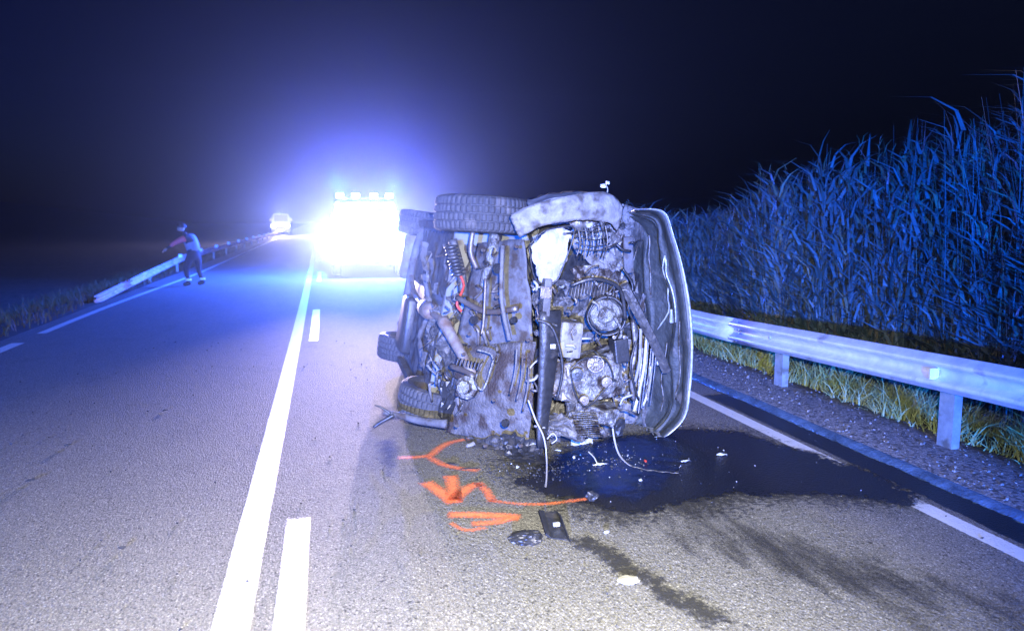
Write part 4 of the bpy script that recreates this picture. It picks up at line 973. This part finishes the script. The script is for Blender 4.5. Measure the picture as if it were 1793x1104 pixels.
br = [0.15, 0.14, 0.15, 0.15, 0.06, 0.055, 0.10, 0.065, 0.045, 0.04, 0.10, 0.065, 0.045, 0.04, 0.075, 0.045, 0.032, 0.030, 0.075, 0.045, 0.032, 0.030]
skinned('body', bv, be, br, M['trouser'], per, 1)
skinned('jacket', [bv[0] + Vector((0, 0, .05)), bv[1], bv[2], bv[3], bv[18], bv[19], bv[20]], [(0, 1), (1, 2), (2, 3), (3, 4), (4, 5), (5, 6)], [0.175, 0.165, 0.18, 0.17, 0.09, 0.06, 0.045], M['jacket'], per)
skinned('sleeve', [bv[14], bv[15], bv[16]], [(0, 1), (1, 2)], [0.10, 0.062, 0.048], M['redvis'], per)
hc = pp(-0.25, -0.04, 1.41)
hd = skinned('head', [hc + Vector((0.02, 0, -0.08)), hc + Vector((0, 0, -0.03)), hc + Vector((0.01, 0, 0.05)), hc + Vector((-0.095, 0, -0.01)), hc + Vector((0.0, 0.085, -0.01)), hc + Vector((0.0, -0.085, -0.01))], [(0, 1), (1, 2), (1, 3), (1, 4), (1, 5)], [0.055, 0.085, 0.09, 0.014, 0.016, 0.016], M['skin'], per)
b = bmesh.new(); bmesh.ops.create_icosphere(b, subdivisions=3, radius=0.112)
bmesh.ops.delete(b, geom=[v for v in b.verts if v.co.z < -0.02 or (v.co.x < -0.07 and v.co.z < 0.05)], context='VERTS'); bmesh.ops.translate(b, verts=b.verts, vec=hc + Vector((0.012, 0, 0.02))); build('hair', b, M['hair'], hd, True)
for s in (-1, 1):
    b = bmesh.new(); bmesh.ops.create_uvsphere(b, u_segments=8, v_segments=6, radius=0.012); bmesh.ops.translate(b, verts=b.verts, vec=hc + Vector((-0.080, s * 0.032, 0.012))); build('eye', b, M['boot'], hd, True)
b = bmesh.new(); box(b, hc + Vector((-0.082, 0, -0.055)), (0.012, 0.045, 0.009), bevel=0.003); build('mouth', b, M['redvis'], hd)
for w0, dr in ((bv[17], Vector((-0.75, 0, -0.65))), (bv[21], Vector((-0.5, 0, -0.85)))):
    dr.normalize(); sd = Vector((0, 1, 0)); v = [w0, w0 + dr * 0.05, w0 + dr * 0.09]; e = [(0, 1), (1, 2)]; r = [0.026, 0.034, 0.032]
    hnd = skinned('hand', v, e, r, M['skin'], per)
    for f, ln in ((-1.5, 0.065), (-0.5, 0.078), (0.5, 0.074), (1.5, 0.058)):
        a = w0 + dr * 0.085 + sd * f * 0.020; skinned('finger', [a, a + dr * ln * .5, a + dr * ln * .8 + Vector((0.02, 0, -0.01))], [(0, 1), (1, 2)], [0.010, 0.009, 0.007], M['skin'], hnd)
    a = w0 + dr * 0.03 - sd * 0.025; skinned('thumb', [a, a + dr * 0.03 - sd * 0.03, a + dr * 0.06 - sd * 0.035], [(0, 1), (1, 2)], [0.012, 0.010, 0.008], M['skin'], hnd)
for a, c in ((bv[8], bv[9]), (bv[12], bv[13])):
    skinned('boot', [a + Vector((0, 0, 0.06)), a + Vector((0.02, 0, -0.02)), c], [(0, 1), (1, 2)], [0.06, 0.058, 0.045], M['boot'], per)
    b = bmesh.new(); lathe(b, a + Vector((0, 0, 0.07)), (0, 0, 1), [(0.066, -0.025), (0.070, 0), (0.066, 0.025)], 14); build('ankle_band', b, M['reflector_w'], per, True)

# ------------------------------------------------------------------ loose debris on the road
def piece(px, py, s, m, name, label, cat, amp=0.3, seed=1, flat=0.4, yaw=0.0, group=None, cuts=3, lift=0.0):
    c = G(px, py); b = bmesh.new()
    bmesh.ops.create_icosphere(b, subdivisions=3, radius=0.5)
    for v in b.verts:
        for a_ in range(3): v.co[a_] *= s[a_] * (1 + 0.5 * noise.noise(v.co * 3 + Vector((seed, seed * 2, a_ * 5))))
    crumple(b, min(s) * amp, 0.9 / max(s), seed); bmesh.ops.rotate(b, verts=b.verts, matrix=Matrix.Rotation(yaw, 3, 'Z'))
    zmin = min(v.co.z for v in b.verts); bmesh.ops.translate(b, verts=b.verts, vec=(0, 0, -zmin + 0.005 + lift))
    me = bpy.data.meshes.new(name); b.to_mesh(me); b.free(); o = link(name, me, M[m]); o.location = c
    tag(o, label, cat, group); return o
# lump of black honeycomb foam
c = G(923, 950); b = bmesh.new()
bmesh.ops.create_icosphere(b, subdivisions=4, radius=1)
for v in b.verts:
    q = v.co.copy(); v.co.x *= 0.090; v.co.y *= 0.06; v.co.z *= 0.034
    v.co *= 1 + 0.22 * noise.noise(q * 1.6) - 0.35 * max(0, noise.noise(q * 6 + Vector((3, 3, 3))))
bmesh.ops.translate(b, verts=b.verts, vec=(0, 0, 0.03)); me = bpy.data.meshes.new('foam_lump'); b.to_mesh(me); b.free()
o = link('foam_lump', me, M['black']); o.location = c; tag(o, 'black pitted lump of foam lying nearest the camera', 'debris')
# torn black bracket: angled plate with side flange and pale clip
c = G(968, 925); br = empty('plastic_bracket', c); tag(br, 'torn black plastic bracket with a bright clip at the head of the stain', 'debris')
def Z(px, py, z): return G(px, py, z)
def plate(pl, name, m, par, th=0.006):
    b = bmesh.new(); vs = [b.verts.new(Z(*p)) for p in pl]; b.faces.new(vs); thicken(b, th); return build(name, b, M[m], par)
plate([(951, 896, 0.05), (975, 893, 0.035), (997, 944, 0.008), (962, 940, 0.010)], 'plate', 'black', br)
plate([(943, 893, 0.07), (952, 895, 0.055), (963, 941, 0.012), (955, 935, 0.03)], 'flange', 'black', br)
plate([(975, 893, 0.035), (983, 902, 0.06), (1000, 948, 0.02), (997, 944, 0.008)], 'flange', 'black', br)
b = bmesh.new(); box(b, Z(974, 917, 0.045), (0.035, 0.02, 0.02), bevel=0.004); build('clip', b, M['whiterim'], br)
o = piece(1037, 880, (0.06, 0.035, 0.05), 'black', 'plastic_shard', 'small upright black shard at the end of the orange tail', 'debris', 0.4, 5)
piece(1100, 1020, (0.10, 0.07, 0.02), 'pebble', 'flat_stone', 'pale oval flat stone on the road beside the dark stain', 'stone', 0.15, 8)
piece(1062, 934, (0.03, 0.02, 0.012), 'gravelchip', 'glass_chip', 'bright chip lying right of the black bracket', 'debris', 0.4, 2)
piece(788, 815, (0.10, 0.03, 0.015), 'darkchip', 'rubber_strip', 'dark ragged strip inside the fork of the orange mark', 'debris', 0.6, 3, yaw=-0.5)
piece(820, 824, (0.12, 0.03, 0.015), 'darkchip', 'rubber_strip', 'dark ragged strip along the lower prong of the orange fork', 'debris', 0.6, 4, yaw=-0.15)
piece(824, 783, (0.07, 0.04, 0.03), 'dusty', 'torn_plastic', 'pale torn plastic scrap at the very foot of the splash tray', 'debris', 0.5, 6, yaw=0.4)
lab = ['small dark chip far out on the left lane, nearest the left picture edge', 'small dark twig on the left lane between two chips', 'dark chip just left of the long centre line', 'dark chip lying low in the picture left of the centre line']
for k, (x, y, s) in enumerate(((55, 843, 0.05), (120, 782, 0.05), (288, 720, 0.04), (215, 961, 0.04))):
    piece(x, y, (s, s * 0.4, s * 0.3), 'darkchip', 'dark_chip', lab[k], 'debris', 0.5, 10 + k, yaw=0.4, group='dark chips on the left lane')
wl = [('curled pale scrap standing in the puddle below the bonnet', 1050, 818, .10, .02), ('tiny bright chip in the puddle under the hanging cable end', 1122, 846, .028, .02), ('reddish white flake in the puddle by the curled scrap', 1130, 812, .05, .02),
      ('short pale sliver in the middle of the puddle', 978, 792, .05, .012), ('pale flake near the right end of the puddle', 1262, 800, .06, .025), ('thin pale sliver right of the hanging cable', 1200, 812, .09, .012),
      ('white dot of debris left of the hanging cable', 906, 822, .025, .02), ('small bright flake between the cables', 1005, 806, .022, .02)]
for k, (l, x, y, a, bb) in enumerate(wl):
    piece(x, y, (a, bb, 0.012), 'gravelchip' if k != 2 else 'redwire', 'debris_flake', l, 'debris', 0.8, 20 + k, yaw=k * 0.7, group='flakes lying in the puddle', lift=0.008)

# ------------------------------------------------------------------ night haze lit by the beacons
HZ = mat('haze_air', (1, 1, 1)); n = HZ.node_tree.nodes; n.clear()
pv = n.new('ShaderNodeVolumePrincipled'); pv.inputs['Density'].default_value = 0.00070; pv.inputs['Anisotropy'].default_value = 0.90
pv.inputs['Color'].default_value = (0.30, 0.44, 1.0, 1)
ou = n.new('ShaderNodeOutputMaterial'); HZ.node_tree.links.new(pv.outputs[0], ou.inputs['Volume'])
bm = bmesh.new(); box(bm, (0, 135, 20), (460, 350, 60)); h = build('haze', bm, HZ); h['kind'] = 'stuff'; h['label'] = 'thin night haze glowing round the emergency lights'
